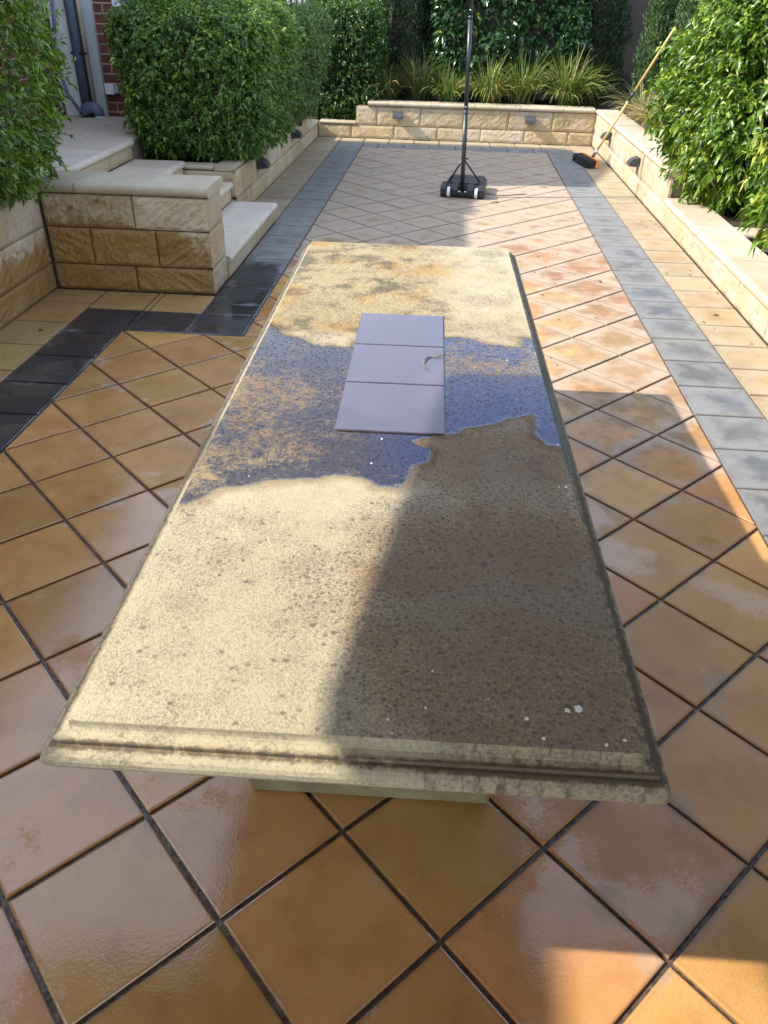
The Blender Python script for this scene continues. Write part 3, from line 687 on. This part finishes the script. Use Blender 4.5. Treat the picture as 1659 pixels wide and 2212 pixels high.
for sx in (-1, 1):
    mb = MB(); mb.tube([(sx*.46, .52, .36), pp(1.05)], .026, 10); mb.tube([(sx*.46, .52, .34), (sx*.46, .52, .40)], .05, 10); mb.build('strut', M['dark_metal'], bb)
mb = MB(); z = 1.05; mb.tube([(-.12, .16, z), (.10, .16, z)], .022, 8); mb.build('strut_bolt', M['dark_metal'], bb)

# ------------------------------------------------------------------ broom leaning on the right wall
H0 = Vector((6.94, 26.90, .16)); H1 = Vector((7.50, 26.60, 1.42)); d = (H1-H0).normalized()
top = H0+d*4.55
br_ = thing('broom', (6.8, 26.9, 0), 'yellow handled push broom with an orange head leaning against the right wall', 'broom')
L0 = (6.8, 26.9, 0)
mb = MB(); mb.tube([H0+d*.25, H0+d*2.40], .042, 10); mb.tube([H0+d*2.45, top-d*.06, top], [.042, .042, .025], 10); mb.build('handle', M['handle'], br_, L0)
mb = MB(); mb.tube([H0+d*2.16, H0+d*2.50], .050, 10); mb.build('handle_joint', M['black_plastic'], br_, L0)
mb = MB(); mb.tube([H0+d*.16, H0+d*.42], .055, 10); mb.build('ferrule', M['steel'], br_, L0)
mb = MB(); mb.tube([H0-d*.02, H0+d*.2], [.075, .05], 10); mb.build('socket', M['black_plastic'], br_, L0)
ha = Vector((6.66, 27.75, 0)); hb = Vector((6.98, 26.15, 0)); hu = (hb-ha).normalized(); hn = Vector((hu.y, -hu.x, 0))
if hn.x < 0: hn = -hn
def hbox(mb, a0, a1, n0, n1, z0, z1, tl=0.0, flare=0):
    pts = []
    for z, fl in ((z0, flare), (z1, 0)):
        for (a, n_) in ((a0-fl, n0-fl), (a1+fl, n0-fl), (a1+fl, n1), (a0-fl, n1)): 
            q = ha+hu*a+hn*(n_+tl*(z-z0)); pts.append((q.x, q.y, z))
    mb.add(pts, [(3, 2, 1, 0), (4, 5, 6, 7), (0, 1, 5, 4), (1, 2, 6, 5), (2, 3, 7, 6), (3, 0, 4, 7)])
LEN = (hb-ha).length
mb = MB(); hbox(mb, 0, LEN, .02, .11, .02, .27, .10); mb.build('head', M['orange'], br_, L0)
mb = MB()
for i in range(24):
    for j in range(6):
        a = LEN*(i+.5)/24+random.uniform(-.01, .01); z = .045+j*.038; q = ha+hu*a+hn*(.02+.1*z); q0 = q-hn*random.uniform(.26, .32)+hu*random.uniform(-.03, .03)
        mb.tube([(q.x, q.y, z), (q0.x, q0.y, max(.03, z*1.05-.03))], [.026, .034], 6, smooth=False)
mb.build('bristles', M['bristle'], br_, L0)

# ------------------------------------------------------------------ wall lights
def wall_light(fn, u, label, z0=.77, z1=1.02):
    c = fn(u, 0, 0)
    r = thing('wall_light', c, label, 'wall light', 'small wedge wall lights')
    mb = MB(); q = []
    k = 7; poly = [(.0, z0), (.0, z1)]+[(.30*math.sin(a), z0+.03+(z1-z0-.03)*math.cos(a)) for a in [PI/2*i/(k-1) for i in range(1, k)]]
    mb.prism(poly, lambda t_, o, z: fn(t_, o+.035, z), u-.20, u+.20); mb.build('housing', M['lamp'], r, c)
    mb = MB(); mb.prism([(.03, z0-.012), (.03, z0-.001), (.25, z0+.018), (.25, z0+.008)], lambda t_, o, z: fn(t_, o+.035, z), u-.17, u+.17); mb.build('lens', M['lamp_glass'], r, c)
wall_light(FX(-3.42, 1), 19.85, 'dark wedge wall light on the left planter wall, nearer to the steps')
wall_light(FX(-3.42, 1), 25.3, 'dark wedge wall light on the left planter wall, nearer to the back wall')
wall_light(FY(31.1, -1), -.18, 'dark wall light on the back wall, left of the basketball pole')
wall_light(FY(31.1, -1), 5.04, 'dark wall light on the back wall, right of the basketball pole')
wall_light(FX(7.6, -1), 27.4, 'dark wedge wall light on the right wall, behind the broom handle')
wall_light(FX(7.6, -1), 22.3, 'dark wedge wall light on the right wall, between broom and leafy bush')

# ------------------------------------------------------------------ house
hs = thing('brick_house', (-9, 21, 0), 'red brick house with a white framed window behind the left hedges', 'house')
L0 = (-9, 21, 0)
mb = MB(); mb.box(-14, -9.2, -14, 21.0, -.1, 8.4); mb.box(-14, -5.7, 21.02, 28, -.1, 9.4); mb.build('wall', M['brick'], hs, L0)
mb = MB()
mb.add([(-7.50, -14.5, 8.7), (-8.25, 20.8, 8.7), (-14.5, 21, 11.5), (-14.5, -14.5, 11.5), (-7.50, -14.5, 8.5), (-8.25, 20.8, 8.5), (-14.5, 21, 8.5), (-14.5, -14.5, 8.5)], [(0, 1, 2, 3), (0, 4, 5, 1), (4, 7, 6, 5), (3, 2, 6, 7), (0, 3, 7, 4), (1, 5, 6, 2)])
mb.add([(-5.5, 20.85, 9.8), (-5.5, 28.2, 9.8), (-14.5, 28.2, 9.8), (-14.5, 20.85, 9.8), (-6.3, 24.5, 11.6), (-14.5, 24.5, 11.6), (-5.5, 20.85, 9.42), (-5.5, 28.2, 9.42), (-14.5, 28.2, 9.42), (-14.5, 20.85, 9.42)], [(0, 1, 4), (1, 2, 5, 4), (0, 4, 5, 3), (2, 3, 5), (0, 6, 7, 1), (1, 7, 8, 2), (2, 8, 9, 3), (3, 9, 6, 0), (6, 9, 8, 7)])
mb.build('roof', M['tileroof'], hs, L0)
mb = MB(); mb.box(-7.35, -5.9, 20.93, 21.01, 4.15, 8.0); wn = mb.build('window_frame', M['whitepaint'], hs, L0)
mb = MB(); mb.box(-7.1, -6.1, 20.90, 20.92, 4.4, 7.8); mb.build('window_pane', M['glassy'], wn, L0)
mb = MB(); mb.box(-8.24, -7.92, 20.86, 21.01, 1.80, 9.3); mb.build('cover_panel', M['greypanel'], hs, L0)
mb = MB(); mb.box(-9.15, -8.60, 20.9, 21.01, 1.80, 9.3); mb.build('side_panel', M['whitepaint'], hs, L0)
dp = thing('downpipe', (-8.45, 20.8, 1.8), 'slate blue downpipe with an elbow at its foot beside the pale panel', 'downpipe'); L0 = (-8.45, 20.8, 1.8)
mb = MB(); mb.tube([(-8.46, 20.78, 9.2), (-8.46, 20.78, 1.98)], .145, 14); mb.build('pipe', M['bluepipe'], dp, L0)
mb = MB(); mb.tube([(-8.56, 20.6, 1.86), (-8.46, 20.6, 1.98), (-8.33, 20.6, 2.06), (-8.17, 20.6, 2.05), (-8.07, 20.6, 1.95), (-8.05, 20.6, 1.82)], [.10, .15, .155, .155, .145, .14], 14); mb.build('elbow', M['bluepipe'], dp, L0)
mb = MB(); mb.tube([(-8.05, 20.6, 1.80), (-8.05, 20.6, 1.84)], .146, 14); mb.build('outlet_ring', M['whitepaint'], dp, L0)
mb = MB(); mb.box(-8.62, -8.18, 20.66, 20.90, 3.34, 3.40); mb.build('bracket', M['dark_metal'], dp, L0)
mb = MB(); mb.tube([(-8.22, 20.76, 9.2), (-8.22, 20.76, 1.82)], .062, 10); tag(mb.build('conduit', M['conduit']), 'thin beige conduit running up beside the blue downpipe', 'conduit')
mb = MB(); mb.tube([(-8.9, 20.6, 5.4), (-8.82, 20.55, 4.6), (-8.88, 20.55, 4.0), (-9.0, 20.5, 3.3), (-8.8, 20.4, 2.4), (-8.5, 20.4, 1.95)], .05, 10); tag(mb.build('garden_hose', M['bluepipe']), 'dark blue hose hanging left of the downpipe above the near hedge', 'hose')
pb = thing('power_box', (-7.68, 20.85, 2.5), 'white weatherproof power box on the brick wall beside the hedge', 'power box'); L0 = (-7.68, 20.85, 2.5)
mb = MB(); mb.box(-7.84, -7.58, 20.72, 21.01, 2.38, 2.64, bev=.015); mb.build('box', M['whitepaint'], pb, L0)
mb = MB(); mb.box(-7.575, -7.48, 20.78, 20.98, 2.42, 2.60, bev=.012); mb.build('socket', M['greypanel'], pb, L0)
# white slat fence and dark fence behind the planting
wf = thing('slat_fence', (-6.5, 34.5, 0), 'white vertical slat fence showing over the left hedge tops', 'fence'); L0 = (-6.5, 34.5, 0)
mb = MB()
for i in range(22): mb.box(-9+i*.23, -9+i*.23+.13, 34.4, 34.46, .5, 5.9)
mb.build('slats', M['whitepaint'], wf, L0)
for z in (1.2, 3.4, 5.6):
    mb = MB(); mb.box(-9.1, -3.9, 34.48, 34.56, z, z+.2); mb.build('rail', M['greypanel'], wf, L0)
df = thing('boundary_fence', (5, 38, 0), 'dark boundary fence seen between the trees at the back right', 'fence'); L0 = (5, 38, 0)
mb = MB(); mb.box(-14, 18, 37.9, 38, -.1, 6.0); mb.box(14.9, 15, -6, 38, -.1, 5.6); mb.build('fence_panel', M['fence_dark'], df, L0)
for z in (5.7, 1.4):
    mb = MB(); mb.box(-14, 18, 37.78, 37.895, z, z+.2); mb.build('rail', M['fence_dark'], df, L0)

# verandah roof over the viewer (its edge draws the shadow across the table)
vr = thing('verandah_roof', (0, -4, 6.5), 'flat verandah roof over the near end of the patio', 'verandah roof'); L0 = (0, -4, 6.5)
mb = MB(); zr = 6.5
pts = [(-3.80, -1.7), (-3.25, 2.05), (3, 2.55), (14, 3.2), (14, -14), (-3.80, -14)]
mb.add([(x, y, zr) for x, y in pts]+[(x, y, zr+.35) for x, y in pts], [(5, 4, 3, 2, 1, 0), (6, 7, 8, 9, 10, 11)]+[(i, (i+1) % 6, 6+(i+1) % 6, 6+i) for i in range(6)]); mb.build('roof_lining', M['roof'], vr, L0)

# ------------------------------------------------------------------ foliage
def leaf_mesh(name, base, dirs, ups, L, W, cols, mat, parent, droop=.35, fold=.25, origin=(0, 0, 0)):
    """arrays of leaves -> one mesh; each leaf: 6 verts, 4 faces, folded along the midrib and bent over"""
    n = len(base); d = dirs/np.linalg.norm(dirs, axis=1)[:, None]
    sd_ = np.cross(d, ups); sd_ /= np.linalg.norm(sd_, axis=1)[:, None]+1e-9; nm = np.cross(sd_, d)
    L = L[:, None]; W = W[:, None]; dr = np.array([0, 0, -1.0])*droop*L
    b = base; m = base+d*L*.48+dr*.18; tip = base+d*L*.96+dr
    l = m-sd_*W*.5+nm*W*fold; r_ = m+sd_*W*.5+nm*W*fold
    V = np.stack([b, l, m, r_, tip], 1).reshape(-1, 3)-np.array(origin); V *= S
    k = np.arange(n)*5
    T = np.stack([np.stack([k, k+2, k+1], 1), np.stack([k, k+3, k+2], 1), np.stack([k+1, k+2, k+4], 1), np.stack([k+2, k+3, k+4], 1)], 1).reshape(-1, 3)
    me = bpy.data.meshes.new(name); me.vertices.add(len(V)); me.vertices.foreach_set('co', V.astype('f').ravel())
    me.loops.add(T.size); me.loops.foreach_set('vertex_index', T.astype('i').ravel())
    me.polygons.add(len(T)); me.polygons.foreach_set('loop_start', np.arange(0, T.size, 3, dtype='i')); me.polygons.foreach_set('loop_total', np.full(len(T), 3, 'i'))
    me.materials.append(mat); me.update(calc_edges=True); me.validate()
    a = me.attributes.new('col', 'FLOAT_COLOR', 'POINT'); cc_ = np.repeat(np.c_[cols, np.ones(n)], 5, 0); a.data.foreach_set('color', cc_.astype('f').ravel())
    o = bpy.data.objects.new(name, me); C.objects.link(o)
    if parent is not None: o.parent = parent
    return o

def pn(p, f, seed):
    """cheap smooth pseudo-noise in -1..1"""
    s = np.zeros(len(p)); r_ = np.random.default_rng(seed)
    for k in range(6):
        w_ = r_.normal(size=3)*f*(1+.35*k); s += np.sin(p@w_+r_.uniform(0, 6.28))/(1+.3*k)
    return s/3.2

def sample_box(n, c, h, pw, r_):
    """points spread on a rounded box (superellipsoid) + outward normals"""
    d = r_.normal(size=(n*2, 3)); d /= np.abs(d).max(1)[:, None]            # cube surface
    area = r_.random(n*2); ax = np.abs(d).argmax(1)
    hh = np.array(h); wts = np.array([hh[1]*hh[2], hh[0]*hh[2], hh[0]*hh[1]]); wts = wts/wts.max()
    d2 = d.copy(); 
    for k in range(3):
        free = [q for q in range(3) if q != k]; mk = ax == k
        for q in free: d2[mk, q] = r_.uniform(-1, 1, mk.sum())
    d2 = d2[area < wts[ax]][:n]
    rr = (np.abs(d2)**pw).sum(1)**(1/pw); q = d2/rr[:, None]
    nrm = np.sign(q)*np.abs(q)**(pw-1)/hh; nrm /= np.linalg.norm(nrm, axis=1)[:, None]
    return q*hh, nrm

def shrub(name, label, cat, c, h, n_cl, per, L, W, pal, mat, group=None, pw=5, depth=.45, lump=.16, seed=1, spread=1.0, upk=.35, droop=.4, newk=.16, newcol=(.20, .26, .03), view=None, taper=0.0, core=True, zlo=None, trunks=3, rough_top=0.0, stray=.10):
    r_ = np.random.default_rng(seed); c = np.array(c, float); h = np.array(h, float)
    p, nr = sample_box(n_cl*2, c, h, pw, r_)
    if view is not None:                                                      # keep mostly the sides one can see
        keep = r_.random(len(p)) < np.where((nr@np.array(view)) > -.25, 1.0, .22)
        p, nr = p[keep], nr[keep]
    p, nr = p[:n_cl], nr[:n_cl]; n = len(p)
    lum = pn(p+c, 1.6, seed)*lump+pn(p+c, 4.2, seed+1)*lump*.6
    dep = r_.random(n)**1.4*depth
    st_ = (r_.random(n) < stray)*r_.random(n)*.30
    if taper: p[:, :2] *= (1-taper*(1-(p[:, 2]/h[2]+1)/2)**1.5)[:, None]
    a = c+p+nr*(lum-dep+st_)[:, None]
    if zlo is not None: a[:, 2] = np.maximum(a[:, 2], zlo+r_.random(n)*.25)
    ax = nr*.75+np.array([0, 0, upk])+r_.normal(size=(n, 3))*.38; ax /= np.linalg.norm(ax, axis=1)[:, None]
    isnew = (r_.random(n) < newk*(.5+.9*(pn(p+c, 1.2, seed+5)+.6).clip(0, 1.5)))&(dep < depth*.35)
    base = np.repeat(a, per, 0); N_ = len(base); axr = np.repeat(ax, per, 0)
    k = np.tile(np.arange(per), n)
    perp = r_.normal(size=(N_, 3)); perp -= axr*(perp*axr).sum(1)[:, None]; perp /= np.linalg.norm(perp, axis=1)[:, None]
    th = r_.uniform(.35, 1.25, N_)*spread
    d = axr*np.cos(th)[:, None]+perp*np.sin(th)[:, None]
    base = base+axr*(k*L*.22-L*.5)[:, None]+r_.normal(size=(N_, 3))*L*.12
    LL = L*r_.uniform(.65, 1.2, N_); WW = W*r_.uniform(.75, 1.2, N_)
    pal = np.array(pal); pi_ = r_.integers(0, len(pal), N_); col = pal[pi_]*r_.uniform(.75, 1.25, (N_, 1))
    nw = np.repeat(isnew, per)&(k >= per//2); col[nw] = np.array(newcol)*r_.uniform(.7, 1.3, (nw.sum(), 1))
    o3 = (c[0], c[1], c[2]-h[2])
    root = thing(name, o3, label, cat, group)
    leaf_mesh('leaves', base, d, axr+r_.normal(size=(N_, 3))*.25, LL, WW, col, mat, root, droop=droop, origin=o3)
    if core:
        mb = MB(); nu, nv = 22, 14; vs = []
        for j in range(nv+1):
            for i in range(nu):
                th_ = PI*j/nv; ph = 2*PI*i/nu; dd = np.array([math.sin(th_)*math.cos(ph), math.sin(th_)*math.sin(ph), math.cos(th_)])
                rr = (np.abs(dd)**pw).sum()**(1/pw); q = dd/rr*(h-min(depth*1.15, h.min()*.6)); q = q*(1+.07*math.sin(5*ph+seed)*math.sin(7*th_)); q[:2] *= 1-taper*(1-max(0, min(2, q[2]/h[2]+1))/2)**1.5; vs.append(tuple(c+q))
        mb.add(vs, [(j*nu+i, j*nu+(i+1) % nu, (j+1)*nu+(i+1) % nu, (j+1)*nu+i) for j in range(nv) for i in range(nu)])
        mb.build('dark_core', M['bark'], root, o3)  # solid dark mass added to block light inside the foliage
    for q in range(trunks):
        mb = MB()
        x, y = c[0]+h[0]*.6*(2*(q+.5)/trunks-1), c[1]+h[1]*.5*r_.uniform(-1, 1)
        mb.tube([(x, y, o3[2]-.25), (x+.05, y, o3[2]+h[2]*.5), (x-.05, y+.1, o3[2]+h[2])], [.09, .07, .04], 7)
        mb.build('stem', M['bark'], root, o3)
    return root

G1 = [(.08, .16, .028), (.11, .21, .036), (.14, .245, .045), (.055, .12, .024)]
G2 = [(.028, .075, .016), (.04, .10, .02), (.055, .13, .022)]
HG = 'clipped lilly pilly hedges'
shrub('hedge', 'tall light green hedge at the near left, above the sandstone wall', 'hedge', (-7.45, 7.7, 3.85), (2.5, 4.7, 2.0), 9500, 6, .14, .062, [(.10, .18, .024), (.135, .235, .03), (.17, .27, .04), (.07, .13, .02)], M['leaf'], HG, seed=11, view=(.6, .5, .2), newcol=(.18, .25, .025), droop=.35, upk=.25, zlo=1.9, lump=.26)
shrub('hedge', 'big glossy green hedge above the steps, its front face towards the viewer', 'hedge', (-4.5, 19.95, 2.95), (2.05, 2.7, 1.72), 12000, 6, .132, .062, G1, M['leaf'], HG, seed=12, view=(.5, -.7, .3), newcol=(.20, .29, .035), lump=.26, newk=.24, taper=.2, zlo=1.28)
shrub('hedge', 'paler green hedge behind the big glossy hedge, reaching to the back corner', 'hedge', (-4.0, 25.9, 2.85), (1.6, 3.3, 1.62), 9500, 6, .122, .055, [(.085, .155, .04), (.115, .20, .05), (.14, .225, .06)], M['leaf_matt'], HG, seed=13, view=(.7, -.5, .3), newcol=(.14, .19, .03), lump=.22, taper=.42, zlo=1.28)
shrub('hedge', 'dark green hedge in the far left corner, on the low wall', 'hedge', (-2.55, 33.0, 2.6), (1.6, 1.5, 2.1), 7000, 6, .13, .062, G2, M['leaf'], HG, seed=14, view=(.4, -.9, .3), newk=.22, newcol=(.13, .18, .02))
shrub('camellia_hedge', 'broad camellia with large shiny leaves at the back, behind the basketball pole', 'hedge', (4.1, 34.2, 4.1), (3.0, 1.1, 2.7), 2900, 5, .27, .135, [(.02, .065, .02), (.03, .085, .025), (.045, .11, .03)], M['leaf_wax'], seed=15, view=(0, -1, .1), newk=.05, droop=.35, lump=.3, depth=.6, zlo=2.0)
shrub('leafy_shrub', 'large sunlit yellow green bush overhanging the right wall', 'shrub', (10.15, 18.6, 3.2), (2.75, 2.3, 2.5), 8500, 6, .20, .095, [(.075, .15, .012), (.10, .19, .016), (.13, .23, .02), (.05, .11, .012)], M['leaf'], seed=16, view=(-.7, -.7, .2), newk=.3, newcol=(.20, .26, .025), lump=.46, depth=1.0, pw=3.0, stray=.35, droop=.55, zlo=.75)
shrub('leafy_shrub', 'nearer bush with hanging yellow green leaves at the right edge of the picture', 'shrub', (9.12, 10.5, 3.30), (2.25, 1.3, 1.95), 2400, 6, .19, .088, [(.07, .14, .014), (.10, .19, .018), (.13, .22, .02)], M['leaf'], seed=17, newk=.4, newcol=(.24, .26, .03), lump=.30, depth=.7, pw=2.6, stray=.3, droop=.7, trunks=1)

shrub('hedge', 'unseen tall hedge added to block skylight beside the near right end of the patio', 'hedge', (10.2, 1.2, 3.3), (1.6, 6.6, 3.0), 3600, 5, .24, .12, G2, M['leaf'], HG, seed=18, newk=.1)  # added out of view to keep skylight off the near right paving

def conifer(label, c, hr, hz, n, pal, seed, group='upright conifers at the back'):
    """column of soft scale foliage: upright plume clusters"""
    r_ = np.random.default_rng(seed); c = np.array(c, float)
    ph = r_.uniform(0, 2*PI, n); z = r_.random(n)**.9
    flut = 1+.16*np.sin(ph*5+seed)+.10*np.sin(ph*9+z*7+seed*2)+.08*np.sin(z*22+ph*3)
    R_ = hr*(1-.75*z**2.2)*flut-r_.random(n)**1.5*.30
    a = np.stack([c[0]+R_*np.cos(ph), c[1]+R_*np.sin(ph), c[2]+z*hz], 1)
    per = 5; base = np.repeat(a, per, 0); N_ = len(base); php = np.repeat(ph, per)
    d = np.stack([np.cos(php)*.35, np.sin(php)*.35, np.full(N_, 1.0)], 1)+r_.normal(size=(N_, 3))*.38
    base = base+r_.normal(size=(N_, 3))*.07
    pal = np.array(pal); col = pal[r_.integers(0, len(pal), N_)]*r_.uniform(.7, 1.3, (N_, 1))
    root = thing('conifer', tuple(c), label, 'conifer', group)
    leaf_mesh('crown', base, d, r_.normal(size=(N_, 3)), .17*r_.uniform(.6, 1.3, N_), .05*r_.uniform(.7, 1.3, N_), col, M['leaf_matt'], root, droop=.05, origin=tuple(c))
    mb = MB(); mb.tube([(c[0], c[1], c[2]-.3), (c[0], c[1], c[2]+hz*.5), (c[0], c[1], c[2]+hz*.93)], [hr*.62, hr*.50, hr*.05], 14); mb.build('dark_core', M['bark'], root, tuple(c))  # solid dark mass filling the inside of the crown
DG = [(.012, .03, .014), (.02, .045, .02), (.028, .055, .022)]
LG = [(.05, .10, .03), (.065, .125, .035), (.08, .14, .045)]
conifer('dark conifer at the far left, between corner hedge and camellia', (-.2, 35.2, .9), 1.45, 7.5, 6500, DG, 21)
conifer('dark conifer just left of the camellia', (1.6, 36.2, .9), 1.3, 7.5, 4000, DG, 22)
conifer('dark conifer just right of the camellia', (7.9, 35.6, 1.0), 1.15, 7.2, 4500, [(.03, .06, .02), (.04, .08, .025), (.02, .045, .018)], 23)
conifer('lighter green conifer right of the dark gap in the fence line', (9.9, 33.2, 1.0), .62, 7.0, 3600, LG, 24)
conifer('second lighter conifer, its neighbour at the back right', (10.9, 32.4, 1.0), .68, 7.0, 3600, LG, 25)
conifer('third lighter conifer, partly behind the sunlit bush', (11.9, 31.2, 1.0), .75, 7.0, 3600, LG, 26)
conifer('tall dark conifer at the back right corner behind the lighter ones', (12.6, 35.5, 1.0), 1.6, 7.5, 3000, DG, 27)

def grass(label, c, n, length, pal, seed, lean=(0, 0), group='strappy grass clumps on the back bed', wid=.055, flop=1.15):
    r_ = np.random.default_rng(seed); k = 6; V = []; T = []; Cc = []
    pal = np.array(pal); q = 0
    for i in range(n):
        ph = r_.uniform(0, 2*PI); e = r_.beta(2.0, 1.15)*1.25*flop; L = length*r_.uniform(.55, 1.15)
        hx, hy = math.cos(ph)+lean[0], math.sin(ph)+lean[1]
        p = np.array([c[0]+r_.normal()*.13, c[1]+r_.normal()*.13, c[2]]); an = .12+e*.35
        sdv = np.array([-math.sin(ph), math.cos(ph), 0]); tw = r_.normal()*.4; sdv = sdv*math.cos(tw)+np.array([0, 0, 1])*math.sin(tw)
        b = pal[r_.integers(0, len(pal))]*r_.uniform(.75, 1.25); tip = b*np.array([1.35, 1.2, 1.0])
        if r_.random() < .12: b = np.array([.32, .24, .10])*r_.uniform(.7, 1.2); tip = b
        for s in range(k+1):
            w_ = wid*(1-(s/k)**2)*.5+.002
            V += [p-sdv*w_, p+sdv*w_]; cl = b+(tip-b)*(s/k); Cc += [(*cl, 1), (*cl, 1)]
            if s < k: T.append((q+2*s, q+2*s+1, q+2*s+3, q+2*s+2))
            p = p+np.array([hx*math.sin(an), hy*math.sin(an), math.cos(an)])*L/k
            an += e*(.10+.42*s/k); p[2] = max(p[2], c[2]-.25)
        q += 2*(k+1)
    root = thing('grass_clump', c, label, 'grass clump', group)
    me = bpy.data.meshes.new('blades'); me.from_pydata([tuple((v-np.array(c))*S) for v in V], [], T); me.materials.append(M['leaf_matt'])
    a = me.attributes.new('col', 'FLOAT_COLOR', 'POINT'); a.data.foreach_set('color', np.array(Cc, 'f').ravel())
    o = bpy.data.objects.new('blades', me); C.objects.link(o); o.parent = root
GP = [(.085, .15, .03), (.12, .19, .04), (.17, .22, .055), (.06, .11, .025)]
GD = [(.05, .08, .02), (.07, .10, .025), (.09, .12, .03)]
grass('dark green strappy clump farthest left, beside the corner hedge', (-.7, 32.3, 1.2), 170, 1.7, GD, 31)
grass('tall upright strappy clump second from the left on the back bed', (.55, 32.5, 1.2), 260, 2.1, GD, 32, flop=.9)
grass('small yellowing strappy clump just left of the basketball pole', (1.75, 32.2, 1.2), 190, 1.6, GP, 33)
grass('drooping strappy clump just right of the basketball pole', (3.4, 32.3, 1.2), 320, 1.85, GP+[(.22, .20, .06)], 34, flop=1.3)
grass('tall loose strappy clump with upright tips in the middle right', (4.75, 32.6, 1.2), 240, 2.15, GP, 35, flop=.95)
grass('largest arching strappy clump over the coping at the right', (6.5, 32.4, 1.2), 480, 2.15, GP+[(.17, .20, .05)], 36, flop=1.25)
grass('strappy clump in the shade at the back right corner', (7.5, 33.0, 1.2), 190, 1.75, GD, 37)
DR = [(.34, .26, .12), (.42, .33, .16), (.26, .22, .09), (.20, .20, .08)]
grass('straw coloured dry grass mound on the right wall coping', (9.1, 26.3, 1.1), 300, 1.5, DR, 38, lean=(-.4, -.1), group='dry grass on the right bed', flop=1.25, wid=.022)
grass('grey green fine grass tuft behind the broom handle', (8.9, 29.0, 1.1), 260, 1.6, [(.20, .22, .12), (.28, .27, .15), (.15, .18, .08)], 39, lean=(-.25, 0), group='dry grass on the right bed', wid=.022)
grass('low straw grass tuft beside the sunlit bush', (9.2, 24.2, 1.1), 200, 1.2, DR, 40, lean=(-.4, -.2), group='dry grass on the right bed', flop=1.25, wid=.022)
grass('tiny weed growing out of the back wall', (6.3, 31.06, .72), 9, .45, [(.12, .17, .04)], 41, lean=(0, -.3), group='weeds', wid=.03)

# fallen leaves and a twig
def fleaf(x, y, z, L, rz, label, col=(.30, .17, .07)):
    mb = MB(); k = 8; vs = []
    for i in range(k+1):
        f = i/k; w_ = L*.22*math.sin(PI*f)**.8; zz = .01+.05*L*math.sin(PI*f*1.3)
        for s_ in (-1, 0, 1): 
            px, py = L*(f-.5), s_*w_; vs.append((x+px*math.cos(rz)-py*math.sin(rz), y+px*math.sin(rz)+py*math.cos(rz), z+zz+.10*L*abs(s_)*math.sin(PI*f)))
    mb.add(vs, [(3*i+j, 3*i+j+1, 3*i+j+4, 3*i+j+3) for i in range(k) for j in range(2)], col=col); o = mb.build('fallen_leaf', M['leaf_matt']); tag(o, label, 'fallen leaf', 'fallen leaves on the paving')
fleaf(3.3, 20.25, 0, .30, .2, 'pale fallen leaf on the paving right of the basketball base', (.45, .36, .20))
fleaf(5.2, 13.2, 0, .14, 1.1, 'brown fallen leaf on the diagonal pavers beside the right charcoal strip')
fleaf(7.1, 11.4, 0, .16, .5, 'curled brown leaf on the tan edging under the right wall')
fleaf(-4.9, 9.0, 0, .14, 2.0, 'dark wet leaf on the tan edging by the near left wall', (.08, .05, .02))
mb = MB(); mb.tube([(3.05, 21.35, .012), (3.6, 21.2, .015), (4.3, 21.55, .012)], [.02, .018, .012], 6); tag(mb.build('twig', M['twig']), 'thin twig lying on the paving right of the basketball base', 'twig')

for i in range(26):
    u = random.random(); x = 7.5-abs(random.gauss(0, .28)); y = 9.5+u*13
    fleaf(x, y, 0, random.uniform(.05, .10), random.uniform(0, 6.3), 'tiny brown leaf scrap lying on the tan edging along the foot of the right wall', random.choice([(.20, .11, .05), (.10, .06, .03), (.32, .22, .10)]))
for i in range(16):
    fleaf(random.uniform(3.2, 5.6), random.uniform(8.5, 22), 0, random.uniform(.05, .09), random.uniform(0, 6.3), 'tiny brown leaf scrap lying on the sunlit diagonal pavers right of the table', random.choice([(.16, .09, .04), (.09, .055, .03)]))
